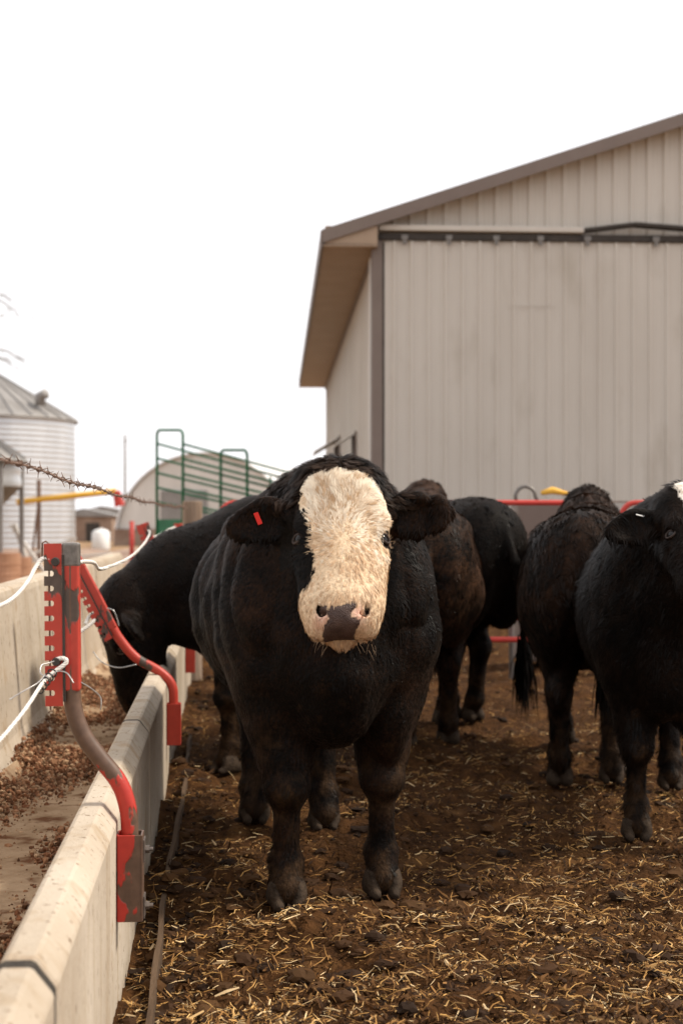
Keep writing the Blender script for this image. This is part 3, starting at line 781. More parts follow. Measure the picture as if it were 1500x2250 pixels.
def fur(name, parent, V, F, N, area, n, seed, dirfn, lenfn, width, colfn, lift=(.25, .12), segs=2, curl=None, weight=None, m='coat', clump=None, wave=0.0):
    r = np.random.default_rng(seed)
    c = V[F].mean(1); w = area.copy()
    if weight is not None: w = w * weight(c, N[F].mean(1))
    pick = r.choice(len(F), n, p=w / w.sum())
    a, b = r.random((2, n, 1)); q = F[pick]
    P = (V[q[:, 0]] * (1 - a) * (1 - b) + V[q[:, 1]] * a * (1 - b) + V[q[:, 2]] * a * b + V[q[:, 3]] * (1 - a) * b)
    Nn = N[q].mean(1); Nn /= np.linalg.norm(Nn, axis=1)[:, None] + 1e-9
    D = dirfn(P, Nn, r); D = D - Nn * (D * Nn).sum(1)[:, None]; D /= np.linalg.norm(D, axis=1)[:, None] + 1e-9
    S_ = np.cross(Nn, D)
    L = lenfn(P, r)[:, None]; wd = (width * (.6 + .8 * r.random(n)))[:, None]
    lf = np.clip(lift[0] + r.normal(0, lift[1], n), .02, 1.3)
    if wave: lf = lf * np.clip(L[:, 0] / .045, .3, 1.15)
    cu = (curl(P, r) if curl is not None else r.normal(0, .25, n))
    wph = 6 * vnoise(P * 28, 91); pts = [P - Nn * .002]; ang = lf.copy(); th = np.zeros(n)
    for k in range(segs):
        d = (D * np.cos(th)[:, None] + S_ * np.sin(th)[:, None]) * np.cos(ang)[:, None] + Nn * np.sin(ang)[:, None]
        pts.append(pts[-1] + d * L / segs); ang = ang - lf * 1.15 / segs; th = th + cu / segs + wave * np.cos(wph + k * 1.9)
    col = colfn(P, r)
    if clump:
        nc = max(8, int(n / clump[0])); from mathutils import kdtree
        kd = kdtree.KDTree(nc)
        for k in range(nc): kd.insert(P[k], k)
        kd.balance(); ci = np.array([kd.find(p)[1] for p in P])
        for k in range(1, segs + 1):
            t = clump[1] * (k / segs) ** .8; pts[k] = pts[k] * (1 - t) + pts[k][ci] * t
        col = col * .45 + col[ci] * .55
    rows = []; k1 = segs
    for k in range(segs):
        taper = 1 - .55 * k / max(1, segs)
        rows += [pts[k] - S_ * wd * taper / 2, pts[k] + S_ * wd * taper / 2]
    rows.append(pts[-1]); VV = np.stack(rows, 1); m_ = VV.shape[1]
    fs = []
    for k in range(segs - 1):
        fs += [(2 * k, 2 * k + 1, 2 * k + 3), (2 * k, 2 * k + 3, 2 * k + 2)]
    fs.append((2 * (segs - 1), 2 * (segs - 1) + 1, 2 * segs))
    FF = (np.arange(n)[:, None, None] * m_ + np.array(fs)[None]).reshape(-1, 3)
    o = link(name, mesh_np(name, VV.reshape(-1, 3), FF, True, np.repeat(col, m_, 0)), parent, MT[m])
    o['kind'] = 'stuff'
    return o

def in_poly(x, y, poly):
    x = np.asarray(x); ins = np.zeros(len(x), bool); n = len(poly)
    for i in range(n):
        x1, y1 = poly[i]; x2, y2 = poly[(i + 1) % n]
        c = ((y1 > y) != (y2 > y)); t = (x2 - x1) * (y - y1) / ((y2 - y1) if y2 != y1 else 1e-9) + x1
        ins ^= c & (x < t)
    return ins

def poly_dist(x, y, poly):
    d = np.full(len(x), 9.0); n = len(poly)
    for i in range(n):
        a = np.array(poly[i]); b = np.array(poly[(i + 1) % n]); e = b - a; L = (e * e).sum() + 1e-12
        t = np.clip(((x - a[0]) * e[0] + (y - a[1]) * e[1]) / L, 0, 1)
        d = np.minimum(d, np.hypot(x - a[0] - t * e[0], y - a[1] - t * e[1]))
    return d

BLACK = np.array((.0034, .0024, .0018)); BROWN = np.array((.030, .0145, .0078))
def black_coat(P, r, mud=True, brown=.35, seed=3):
    n = len(P); t = np.clip(fbm(P * 3.0, 2, seed) * .5 + .5 * vnoise(P * 16, seed + 3) + .25 + r.normal(0, .25, n), 0, 1.3)[:, None] * brown  # brown tone: the coat's own tint plus warm highlights put into its colour
    c = BLACK * (1 - t) + BROWN * t
    c = c * (.8 + .45 * r.random(n))[:, None]
    if mud:
        q = np.clip((.60 - P[:, 2]) * 2.4 + fbm(P * 16, 3, seed + 5) * 1.1 - .55, 0, .85)[:, None]
        c = c * (1 - q) + np.array((.034, .0185, .009)) * (.5 + r.random(n))[:, None] * q
    return c

def flow(P, N, r):
    """hair lies back and down"""
    d = np.zeros_like(P); d[:, 0] = -.55; d[:, 2] = -.85
    d += .38 * np.stack([vnoise(P * 9, 1), vnoise(P * 9, 2), vnoise(P * 9, 3)], 1) + .14 * np.stack([vnoise(P * 45, 4), vnoise(P * 45, 5), vnoise(P * 45, 6)], 1)
    return d

def torso(S, w=1.0, bull=False):
    S.ell((-.64, 0, .965), (.80, .455 * w, .44), None, .10)
    S.ell((-.12, 0, 1.03), (.40, .345 * w, .40), None, .12)
    for s in (-1, 1):
        S.ell((-.06, s * .215 * w, .97), (.25, .150 * w, .36), None, .07)
        S.ell((-1.42, s * .175 * w, .95), (.26, .165 * w, .36), None, .10)
        S.ell((-1.20, s * .22 * w, 1.27), (.12, .09, .07), None, .09)
    S.ell((.11, 0, .77), (.17, (.14 if bull else .19) * w, .24), None, .10)
    S.ell((-1.32, 0, 1.08), (.36, .34 * w, .33), None, .12)
    S.cone((-.15, 0, 1.23), (-1.45, 0, 1.20), .19, .19, .10)

def make_cow(label, loc, heading, spec, name='cow', cat='cow', group=None, hf=.012, hc=.02, nfur=20000, width=.006, flen=(.02, .035), seed=1,
             brown=.35, paint=None):
    rz = math.atan2(heading[1], heading[0])
    root = empty(name, loc, rz, label, cat, group); s = spec.get('s', 1.0); root.scale = (s, s, s)
    H = HeadFrame(spec['head'], spec['hfwd'], spec['pitch'], spec.get('hsc', .88), spec.get('roll', 0))
    w = spec.get('w', .85)
    pts = np.array([H.p(*q) for q in ((-.15, -.25, -.36), (.62, .1, .36), (-.15, .1, .36), (.62, -.25, -.36))])
    lo, hi = pts.min(0) - .08, pts.max(0) + .08
    xs = axis(-1.95, max(.45, hi[0] + .05), max(lo[0], -1.9), hi[0], hf, hc)
    ys = axis(min(-.62, lo[1] - .03), max(.62, hi[1] + .03), lo[1], hi[1], hf, hc)
    zs = axis(-.02, max(1.62, hi[2] + .05), max(lo[2], 0), hi[2], hf, hc)
    S = Field(xs, ys, zs)
    torso(S, w, spec.get('bull', False))
    # neck
    nb = H.p(.02, -.16, 0); nj = H.p(.14, -.22, 0)
    k = spec.get('neck', 1.0)
    n0 = np.array((-.10, 0, 1.13)); mid = (n0 + nb) / 2 + np.array(spec.get('nbend', (0, 0, .02)))
    S.cone(n0, mid, .30 * k, .225 * k, .14); S.cone(mid, nb, .225 * k, .15 * k, .10)
    S.cone((.06, 0, .84), (np.array((.06, 0, .84)) + nj) / 2, .20 * w, .13 * k, .12)
    S.cone((np.array((.06, 0, .84)) + nj) / 2, nj, .13 * k, .085, .10)
    fl, fr, hl, hr = spec['feet']; lk = spec.get('lk', .95)
    leg_front(S, fl[0], fl[1], (-.02, .185 * w, .86), 1, lk); leg_front(S, fr[0], fr[1], (-.02, -.185 * w, .86), -1, lk)
    leg_hind(S, hl[0], hl[1], (-1.38, .17 * w, .90), lk); leg_hind(S, hr[0], hr[1], (-1.38, -.17 * w, .90), lk)
    tl = spec.get('tail', [(-1.62, 0, 1.24), (-1.74, 0, 1.05), (-1.76, 0, .75), (-1.75, 0, .55)])
    for i in range(len(tl) - 1): S.cone(tl[i], tl[i + 1], .034 - .006 * i, .030 - .006 * i, .02)
    head_prims(S, H, ears=spec.get('ears', ((.9, .2), (.9, .2))))
    for f in spec.get('extra', []): f(S, H)
    V, F = S.mesh()
    N, A = vert_normals(V, F)
    if spec.get('folds'):
        V = V + N * spec['folds'](V, N, H)[:, None]; N, A = vert_normals(V, F)
    rr = np.random.default_rng(seed)
    def colf(P, r):
        c = black_coat(P, r, True, brown, seed)
        return paint(P, c, r, H) if paint else c
    body = link('body', mesh_np('body', V, F, True, colf(V, np.random.default_rng(seed + 1)) * (1.0)), root, MT['hide'])
    wt = spec.get('furw')
    def dirf(P, Nn, r): return spec['flow'](P, Nn, r, H) if 'flow' in spec else flow(P, Nn, r)
    lf = lambda P, r: (flen[0] + (flen[1] - flen[0]) * r.random(len(P))) * np.clip(1.05 + .3 * np.clip(.6 - P[:, 2], 0, 1) - 4 * np.clip(.12 - P[:, 2], 0, 1), .5, 1.3) * np.clip(1 + .5 * vnoise(P * 18, 8), .5, 1.6) * np.where((np.abs(H.inv(P)[:, 2]) > .18) & (np.abs(H.inv(P)[:, 2]) < .40) & (np.abs(H.inv(P)[:, 0] - .12) < .18) & (H.inv(P)[:, 1] > -.25), 1.15, 1)
    fur('coat', root, V, F, N, A, nfur, seed, dirf, lf, width, colf, lift=spec.get('lift', (.30, .15)), weight=(lambda c, n: wt(c, n, H)) if wt else None, clump=(9, .55))
    for (f, l) in spec['feet']:
        h = bpy.data.objects.new('hoof', HOOF); C.objects.link(h); h.parent = root; h.location = (f + .03, l, .008); h.scale = (1.12, 1.08, 1.1)
    # eyes
    em = bpy.data.meshes.get('eyeball')
    if em is None:
        bm = bmesh.new(); bmesh.ops.create_uvsphere(bm, u_segments=20, v_segments=12, radius=1); em = bpy.data.meshes.new('eyeball'); bm.to_mesh(em); bm.free()
        for p in em.polygons: p.use_smooth = True
        em.materials.append(MT['eye'])
    for sg in (-1, 1):
        e = bpy.data.objects.new('eye', em); C.objects.link(e); e.parent = root; e.location = H.p(.232, -.042, sg * .134); e.scale = [.0275 * H.sc] * 3
        ld = MB(); oc = Vector(H.p(.232, -.042, sg * .134)); ax = (Vector(H.v) * .75 + Vector(H.w) * sg).normalized()
        eu = (Vector(H.u) - ax * ax.dot(Vector(H.u))).normalized(); ew = ax.cross(eu)
        for up in (-1, 1):
            ld.tube([oc + (ax * (.0225 - .003 * abs(math.cos(t))) + ew * math.cos(t) * .0255 + eu * up * math.sin(t) * .0150) * H.sc for t in [k * math.pi / 10 for k in range(11)]], .0052 * H.sc, 6)
        ld.build('eyelid', MT['lid'], root, smooth=True)
    if spec.get('switch', True):
        t = np.array(tl[-1]); n = 420; rg = np.random.default_rng(seed + 9); q = MB()
        V_ = []; F_ = []
        base = t + rg.normal(0, .016, (n, 3)); base[:, 2] += rg.random(n) * .22
        d = rg.normal(0, .16, (n, 3)); d[:, 2] = -1; L = (.16 + .16 * rg.random(n))[:, None]
        sd_ = rg.normal(0, 1, (n, 3)); sd_[:, 2] = 0; sd_ /= np.linalg.norm(sd_, axis=1)[:, None]
        w_ = sd_ * .004
        P1_ = base + d * L * .5; P2_ = P1_ + (d * np.array([.3, .3, 1])) * L * .5
        VV = np.stack([base - w_, base + w_, P1_ - w_, P1_ + w_, P2_], 1).reshape(-1, 3)
        FF = (np.arange(n)[:, None, None] * 5 + np.array([(0, 1, 3), (0, 3, 2), (2, 3, 4)])[None]).reshape(-1, 3)
        o = link('tail_switch', mesh_np('tail_switch', VV, FF, True, np.repeat(BLACK * (.7 + .8 * rg.random((n, 1))), 5, 0)), root, MT['coat']); o['kind'] = 'stuff'
    return root, H, (V, F, N, A)

def ear_tag(root, pos, ax, face, size, m):
    ax = Vector(ax).normalized(); face = Vector(face); face = (face - ax * face.dot(ax)).normalized(); sx = ax.cross(face)
    mb = MB(); mb.box((0, 0, 0), (size[0], size[1], .004), Matrix((sx, ax, face)).transposed())
    o = mb.build('ear_tag', m, root, bevel=.0015); o.location = pos; return o

# ------------------------------------------------------------------ the white-faced bull
A7 = math.radians(7)
BH = (math.sin(A7), -math.cos(A7))
def FPX(px, py):
    """face marking outline: (w, u) on the head from measured positions"""
    z = CAMZ - (py - 1145) / FOC * 4.5; return ((px - 751) / FOC * 4.53 / .94, (1.43 - z) / (.866 * .94))
WHITE = [FPX(*p) for p in [(685, 1052), (664, 1082), (655, 1130), (652, 1150), (673, 1165), (680, 1200), (692, 1230), (690, 1265), (678, 1290), (655, 1302), (640, 1330), (640, 1450),
                           (860, 1450), (880, 1380), (880, 1290), (870, 1215), (856, 1205), (846, 1192), (862, 1180), (872, 1160), (852, 1128), (850, 1105), (838, 1078), (812, 1056), (780, 1048), (730, 1046)]]
Z4 = lambda l: [FPX(640 + .16 * x, 1230 + .16 * y) for x, y in l]
PAD = Z4([(350, 655), (540, 705), (700, 695), (880, 640), (910, 690), (800, 790), (800, 830), (940, 850), (930, 900), (870, 950), (850, 1045), (600, 1065), (430, 1050), (395, 910), (500, 850), (440, 760), (350, 730)])
_c = np.mean(PAD, 0); PAD = [(_c[0] + (p[0] - _c[0]) * .92, _c[1] + (p[1] - _c[1]) * .95) for p in PAD]
PINK1 = FPX(640 + .16 * 420, 1230 + .16 * 820); PINK2 = FPX(640 + .16 * 890, 1230 + .16 * 780)
CREAM = np.array((.68, .52, .35))
def bull_paint(P, c, r, H):
    q = H.inv(P); u, v, w = q.T
    jx = .007 * vnoise(q * 60, 41); jy = .007 * vnoise(q * 60, 42)
    onhead = (u > -.05) & (u < .68) & (np.abs(w) < .21) & (v > -.24)
    wh = in_poly(w + jx, u + jy, WHITE) & onhead & ((v > np.where(w > 0, -.16, -.115)) | (u > .40)) & (v > -.21)
    n = len(P); t = (.78 + .34 * r.random(n))[:, None]
    warm = np.clip(.45 + .5 * fbm(q * np.array([14, 14, 14]), 2, 17) + .6 * np.clip(u - .44, 0, .2) * 0, 0, 1)[:, None]
    cw = (CREAM * (1 - warm * .35) + np.array((.52, .31, .15)) * warm * .35) * t
    tan = np.clip((u - .535) * 18, 0, 1)[:, None] * np.clip(-(v + .10) * 20, 0, 1)[:, None]
    cw = cw * (1 - .6 * tan) + np.array((.42, .22, .09)) * .6 * tan
    c = np.where(wh[:, None], cw, c)
    c = np.where(((w < -.105) & (u > .13) & (u < .275) & onhead)[:, None], np.array((.006, .0045, .0035)), c)
    for sg in (-1, 1): c = np.where((((u - .232) ** 2 + (v + .035) ** 2 + (w - sg * .145) ** 2) < .034 ** 2)[:, None], np.array((.012, .008, .007)), c)
    for pk in (PINK1, PINK2):
        g = np.exp(-(((w - pk[0]) / .030) ** 2 + ((u - pk[1]) / .030) ** 2) * 1.2)[:, None] * wh[:, None] * (v > -.1)[:, None]
        c = c * (1 - g * .85) + np.array((.68, .41, .32)) * g * .85
    for sg in (-1, 1):
        g = ((((w - sg * .080) / .0085) ** 2 + ((u - .510) / .016) ** 2 < 1) | (((w - sg * .067) / .013) ** 2 + ((u - .528) / .0065) ** 2 < 1)) & (v > -.08)
        c = np.where(g[:, None], np.array((.010, .006, .005)), c)
    pad = in_poly(w, u, PAD) & (v > -.125) & onhead
    c = np.where(pad[:, None], np.array((.050, .032, .026)) * (.7 + .6 * r.random(n))[:, None], c)
    return c

def bull_flow(P, Nn, r, H):
    q = H.inv(P); u, v, w = q.T
    d = flow(P, Nn, r)
    face = (u > -.1) & (u < .62) & (np.abs(w) < .2) & (v > -.2)
    dw, du = w - .006, u - .265
    ln = np.sqrt(dw * dw + du * du) + .01
    ang = 1.5 * vnoise(q * 9, 61) * np.clip(1 - u * 2.6, .12, 1.3) + .5 * vnoise(q * 26, 62)
    cw, cu = dw / ln, du / ln
    cw, cu = cw * np.cos(ang) - cu * np.sin(ang), cw * np.sin(ang) + cu * np.cos(ang)
    fd = cw[:, None] * H.w + cu[:, None] * H.u
    fd = fd + np.clip(u - .40, 0, .2)[:, None] * 3 * H.u
    return np.where(face[:, None], fd, d)

def bull_folds(V, N, H):
    q = H.inv(V)
    f, l, z = V.T
    side = np.abs(l)
    d = 0.014 * fbm(V * 4.5, 2, 71) + .005 * vnoise(V * 14, 77)
    rid = lambda p: 1 - 2 * np.abs(np.sin(p)) ** .8                      # sharp crease, rounded ridge
    wob = fbm(V * np.array([5, 5, 2.2]), 2, 73)
    g = np.exp(-((f - .10) / .20) ** 2) * np.clip((side - .10) * 7, 0, 1) * np.clip((z - .70) * 4, 0, 1) * (.55 + .45 * vnoise(V * np.array([3, 3, 3.]), 79))
    d -= g * .019 * rid(f * 26 + z * 9 + 1.6 * wob)
    g1 = np.clip((f - .16) * 6, 0, 1) * np.clip((side - .06) * 8, 0, 1) * np.clip((z - .6) * 4, 0, 1)
    d -= g1 * .016 * rid(l * 30 + 2.0 * wob)
    g2 = np.exp(-((f + .42) / .30) ** 2) * np.clip((side - .2) * 6, 0, 1) * np.clip((z - .65) * 4, 0, 1)
    d -= g2 * .012 * rid(f * 17 + z * 3 + 1.5 * fbm(V * np.array([4, 4, 1.5]), 2, 75))
    d += .016 * np.exp(-((f + .36) / .05) ** 2) * 0 - .020 * np.exp(-((f + .40 + .10 * (z - 1)) / .045) ** 2) * np.clip((side - .2) * 6, 0, 1)
    out = np.clip(1 - np.exp(-((q[:, 0] - .25) / .36) ** 4 - (q[:, 1] / .22) ** 4 - (q[:, 2] / .26) ** 4) * 1.2, 0, 1)
    leg = np.clip((z - .3) * 3, .1, 1)
    return d * out * leg

def bull_extra(S, H):
    S.ell((-.04, 0, 1.22), (.30, .22, .20), None, .10)        # crest of the neck
    S.ell((.10, 0, 1.00), (.20, .205, .34), None, .08)         # heavy neck
    jaw = H.p(.16, -.24, 0); S.cone(jaw, (.24, -.01, .80), .10, .085, .07); S.cone((.24, -.01, .80), (.16, 0, .66), .075, .085, .06)   # dewlap
    for s in (-1, 1):
        S.ell((.045, s * .245, .985), (.15, .110, .27), None, .025)   # point of shoulder
        S.ell((.02, s * .205, .67), (.12, .090, .21), None, .03)      # forearm muscle
        S.ell((-.22, s * .285, 1.08), (.16, .095, .25), None, .03)    # shoulder blade
    S.ell(H.p(-.03, -.07, 0), (.07, .06, .13), H.R.tolist(), .05)   # poll tuft
def bull_w(c, n, H):
    q = H.inv(c); u, v, w = q.T; k = np.where((c[:, 0] > .12) & (c[:, 2] > .85), 2.0, 1.0)
    for sg in (-1, 1): k = np.where(((u - .232) ** 2 + (v + .035) ** 2 + (w - sg * .145) ** 2) < .036 ** 2, 1e-6, k)
    return np.where(in_poly(w, u, PAD) & (v > -.125) & (np.abs(w) < .2), 1e-6, k)
bs = dict(head=(.268, .006, 1.446), hfwd=(.995, -.085), pitch=math.radians(60), hsc=.94, w=1.0, neck=.97, lk=1.03, bull=True,
          feet=[(-.05, .190), (.07, -.155), (-1.14, .105), (-1.32, -.18)], nbend=(0, 0, .02), ears=((.9, .13), (.9, -.02)),
          flow=bull_flow, folds=bull_folds, extra=[bull_extra],
          lift=(.26, .13), furw=bull_w)
bull, BHd, BM_ = make_cow('huge white-faced black bull staring at the camera in the middle', (-.042, 4.93, 0), BH, bs, name='bull', cat='bull',
                          group='cattle in the pen', hf=.006, hc=.013, nfur=120000, width=.0032, flen=(.014, .026), seed=11, brown=.65, paint=bull_paint)
def face_hair():
    V, F, N, A = BM_; H = BHd
    def wt(c, n):
        q = H.inv(c); u, v, w = q.T
        face = in_poly(w + .012 * vnoise(q * 26, 93) + .008 * vnoise(q * 70, 94), u + .014 * vnoise(q * 26, 95), WHITE) & (u < .66) & ((v > np.where(w > 0, -.16, -.115)) | (u > .4)) & (v > -.2)
        pad = in_poly(w, u, PAD) & (v > -.125)
        pk = np.zeros(len(c))
        for sg in (-1, 1): pk = np.maximum(pk, np.exp(-(((w - sg * .076) / .016) ** 2 + ((u - .523) / .022) ** 2)))
        for p in (PINK1, PINK2): pk = np.maximum(pk, np.exp(-(((w - p[0]) / .026) ** 2 + ((u - p[1]) / .026) ** 2)))
        for sg in (-1, 1): pk = np.maximum(pk, 1.0 * (((u - .232) ** 2 + (v + .035) ** 2 + (w - sg * .145) ** 2) < (.054 if sg > 0 else .040) ** 2))
        pk = np.where((w < -.105) & (u > .13) & (u < .275), 1.02, pk)
        return np.where(face & ~pad, 1.0 - .98 * np.minimum(pk, 1), 1e-6) * np.where(u < .16, 1.5, 1)
    def ln(P, r):
        q = H.inv(P); u = q[:, 0]; dd = poly_dist(q[:, 2], u, WHITE) * .94
        L = np.interp(u, [-.05, .1, .22, .35, .5, .56, .62], [.046, .044, .034, .021, .013, .010, .012]) * (.6 + .6 * r.random(len(P)))
        return np.minimum(np.minimum(L, .017 + .9 * dd), .005 + .8 * poly_dist(q[:, 2], u, PAD))
    def curl(P, r):
        q = H.inv(P); u = q[:, 0]
        return (np.clip(.20 - u, 0, .2) * 5 * 2.6) * vnoise(q * 16, 63) + 1.0 * vnoise(q * 24, 65) + r.normal(0, .3, len(P))
    def col(P, r):
        n = len(P); q = H.inv(P)
        warm = np.clip(.40 + .75 * vnoise(q * 18, 67) + .75 * vnoise(q * 60, 68) + r.normal(0, .25, n), 0, 1)[:, None]  # tan noise puts the shading between locks into the hair colour
        c = np.array((.88, .775, .61)) * (1 - warm) + np.array((.46, .285, .145)) * warm
        u, v = q[:, 0], q[:, 1]
        tan = (np.clip((u - .57) * 18, 0, 1) * np.clip(-(v + .11) * 20, 0, 1))[:, None]
        top = np.clip(np.exp(-((u - .455) / .022) ** 2) * np.exp(-(q[:, 2] / .06) ** 2), 0, 1)[:, None]
        c = c * (1 - .65 * tan) + np.array((.36, .18, .07)) * .65 * tan
        c = c * (1 - .45 * top) + np.array((.40, .23, .10)) * .45 * top
        return c * (.82 + .3 * r.random(n))[:, None]
    fur('face_hair', bull, V, F, N, A, 74000, 33, lambda P, Nn, r: bull_flow(P, Nn, r, H), ln, .0016, col, lift=(.16, .09), segs=6, curl=curl, weight=wt, clump=(15, .55), wave=.45, m='pale_hair')
    # dark shaggy poll and cheek hair
    def wt2(c, n):
        q = H.inv(c); u, v, w = q.T
        return np.where((u > -.22) & (u < .09) & (np.abs(w) < .24) & (v > -.30) & ~in_poly(w, u, WHITE), 1.0, 1e-6)
    def fl2(P, Nn, r):
        q = H.inv(P); s = np.sign(q[:, 2])[:, None]
        d = s * H.w * .9 + H.u * .25 + np.array([0, 0, -.2]) + .8 * np.stack([vnoise(P * 20, 81), vnoise(P * 20, 82), vnoise(P * 20, 83)], 1)
        return d
    fur('poll_hair', bull, V, F, N, A, 15000, 34, fl2, lambda P, r: .025 + .03 * r.random(len(P)), .0030,
        lambda P, r: (np.array((.010, .007, .005)) + np.array((.085, .050, .033)) * (np.clip(vnoise(P * 25, 84) * .6 + .25 + r.normal(0, .2, len(P)), 0, 1))[:, None]),  # brown noise puts lit highlights into the dark poll hair colour
        lift=(.5, .2), segs=4, curl=lambda P, r: 1.6 * vnoise(P * 22, 85) + r.normal(0, .4, len(P)), weight=wt2, clump=(18, .6), wave=.4)
    # whiskers
    rg = np.random.default_rng(3); mb = MB()
    for k in range(14):
        s = rg.choice([-1, 1]); b = Vector(H.p(.55 + .05 * rg.random(), -.13 - .05 * rg.random(), s * (.05 + .07 * rg.random())))
        d = (Vector(H.w) * s * rg.uniform(.1, .9) + Vector(H.u) * .6 + Vector((0, 0, -.6)) + Vector(rg.normal(0, .25, 3)))
        d.normalize(); L = rg.uniform(.015, .035)
        mb.tube([b, b + d * L * .5, b + d * L + Vector((0, 0, -.006))], [.0005, .0004, .0002], 4)
    o = mb.build('whiskers', MT['whisker'], bull); o['kind'] = 'stuff'
face_hair()
def nose():
    V, F, N, A = BM_; q = BHd.inv(V); ins = in_poly(q[:, 2], q[:, 0], PAD) & (q[:, 1] > -.118) & (np.abs(q[:, 2]) < .2)
    fs = F[ins[F].all(1)]; ids = np.unique(fs); mp = np.full(len(V), -1); mp[ids] = np.arange(len(ids))
    edge = np.minimum(poly_dist(q[ids, 2], q[ids, 0], PAD) / .010, 1)
    link('nose', mesh_np('nose', V[ids] + N[ids] * (.0015 + .004 * edge)[:, None], mp[fs]), bull, MT['nose'])
nose()
# ear tag in the bull's right ear (left in the picture)
def ear_pt(H, s, t, droop, h=0.0, f=.012):
    a = H.w * s * math.cos(droop) + np.array([0, 0, -1.0]) * math.sin(droop); a /= np.linalg.norm(a)
    face = H.v * .55 + H.u * .12 - np.array([0, 0, 1.0]) * .22 + H.w * s * .25
    face = face - a * (face @ a); face /= np.linalg.norm(face); hg = np.cross(face, a)
    if hg[2] < 0: hg = -hg
    return H.p(.100, -.102, s * .132) + (a * t + hg * h + face * f) * H.sc, a, hg, face
p, a, hg, fc = ear_pt(BHd, -1, .155, .13, .012, .016)
ear_tag(bull, p, hg * .95 + a * .25, fc, (.016, .042), MT['tag_red'])

# ------------------------------------------------------------------ other cattle
def rot_local(heading, v):
    """world xy offset -> animal-local (f, l)"""
    h = Vector(heading).normalized(); return (v[0] * h.x + v[1] * h.y, -v[0] * h.y + v[1] * h.x)

# feeding cow, head down in the bunk behind the leaning post
def near_spec(hd, L0, s, head, hfw, feet):
    hp = rot_local(hd, (head[0] - L0[0], head[1] - L0[1])); hf_ = rot_local(hd, hfw)
    return dict(s=s, head=(hp[0] / s, hp[1] / s, head[2] / s), hfwd=hf_), [tuple(c / s for c in rot_local(hd, (f[0] - L0[0], f[1] - L0[1]))) for f in feet]
hd = (-.62, -.78); L0 = (-.50, 7.66)
sp_, ft = near_spec(hd, L0, .96, (-1.265, 7.46, .865), (-.96, -.28), [(-.30, 7.52), (-.585, 7.42)])
make_cow('black cow with its head down in the feed bunk', (*L0, 0), hd,
         dict(sp_, pitch=math.radians(104), hsc=1.12, w=.98, neck=1.18, lk=1.0, feet=ft + [(-1.2, .17), (-1.35, -.17)], nbend=(.03, -.08, .0)),
         group='cattle in the pen', nfur=26000, seed=42, brown=.2)
# brown-black cow seen from behind, right behind the bull
make_cow('brownish black cow standing with its rump to the camera, right behind the bull', (.57, 9.42, 0), (.06, 1),
         dict(head=(.55, .02, 1.60), hfwd=(1, 0), pitch=math.radians(25), w=.74, lk=1.0, neck=.85, s=.98, ears=((.9, 1.15), (.9, 1.15)),
              feet=[(0, .16), (-.02, -.16), (-1.32, .13), (-1.10, -.12)], tail=[(-1.62, 0, 1.24), (-1.74, .02, 1.05), (-1.75, .05, .75), (-1.72, .06, .6)]),
         group='cattle in the pen', nfur=26000, seed=43, brown=1.6)
make_cow('jet black cow facing away with its long tail hanging out to the right', (.30, 10.42, 0), (-.42, .91),
         dict(head=(.42, .05, 1.35), hfwd=(1, 0), pitch=math.radians(60), w=.76, lk=1.0, neck=.9, s=1.02,
              feet=[(0, .16), (-.02, -.16), (-1.28, .19), (-1.20, -.06)], tail=[(-1.62, -.02, 1.26), (-1.75, -.03, 1.02), (-1.79, -.06, .70), (-1.78, -.07, .36)]),
         group='cattle in the pen', nfur=20000, seed=44, brown=.15)
make_cow('shaggy black cow facing away beside the cow at the right edge', (1.46, 8.36, 0), (.19, .98),
         dict(head=(.55, .03, 1.57), hfwd=(1, 0), pitch=math.radians(25), w=.88, lk=.95, neck=.90, s=.955, ears=((.9, 1.15), (.9, 1.15)),
              feet=[(0, .16), (-.02, -.16), (-1.42, .13), (-1.02, -.15)], tail=[(-1.62, 0, 1.24), (-1.72, -.05, 1.02), (-1.72, -.10, .75), (-1.68, -.12, .62)]),
         group='cattle in the pen', nfur=34000, seed=45, brown=.8, flen=(.03, .055))
hd6 = (-.13, -.991); L6 = (1.33, 5.90)
def blaze(P, c, r, H):
    q = H.inv(P); u, v, w = q.T; n = len(P)
    on = (u > -.04) & (u < .5) & (v > -.10) & (np.abs(w + .01 + .02 * vnoise(q * 20, 5)) < .065 + .02 * vnoise(q * 30, 6))
    return np.where(on[:, None], np.array((.72, .66, .57)) * (.75 + .4 * r.random(n))[:, None], c)
sp_, ft = near_spec(hd6, L6, .92, (1.355, 5.48, 1.425), (.12, -.99), [(1.46, 5.74), (1.215, 5.87)])
c6, H6, _ = make_cow('black cow with a white blaze, cut off by the right edge of the picture', (*L6, 0), hd6,
         dict(sp_, pitch=math.radians(50), hsc=.96, w=.80, lk=1.0, neck=.95, feet=ft + [(-1.2, .15), (-1.35, -.15)], ears=((.9, .18), (.9, .1))),
         group='cattle in the pen', hf=.009, nfur=45000, width=.0045, seed=46, brown=.25, flen=(.025, .05), paint=blaze)
p, a, hg, fc = ear_pt(H6, -1, .10, .18, .045, .012)
ear_tag(c6, p, a * .9 + hg * .4, hg + fc, (.014, .036), MT['tag_white'])

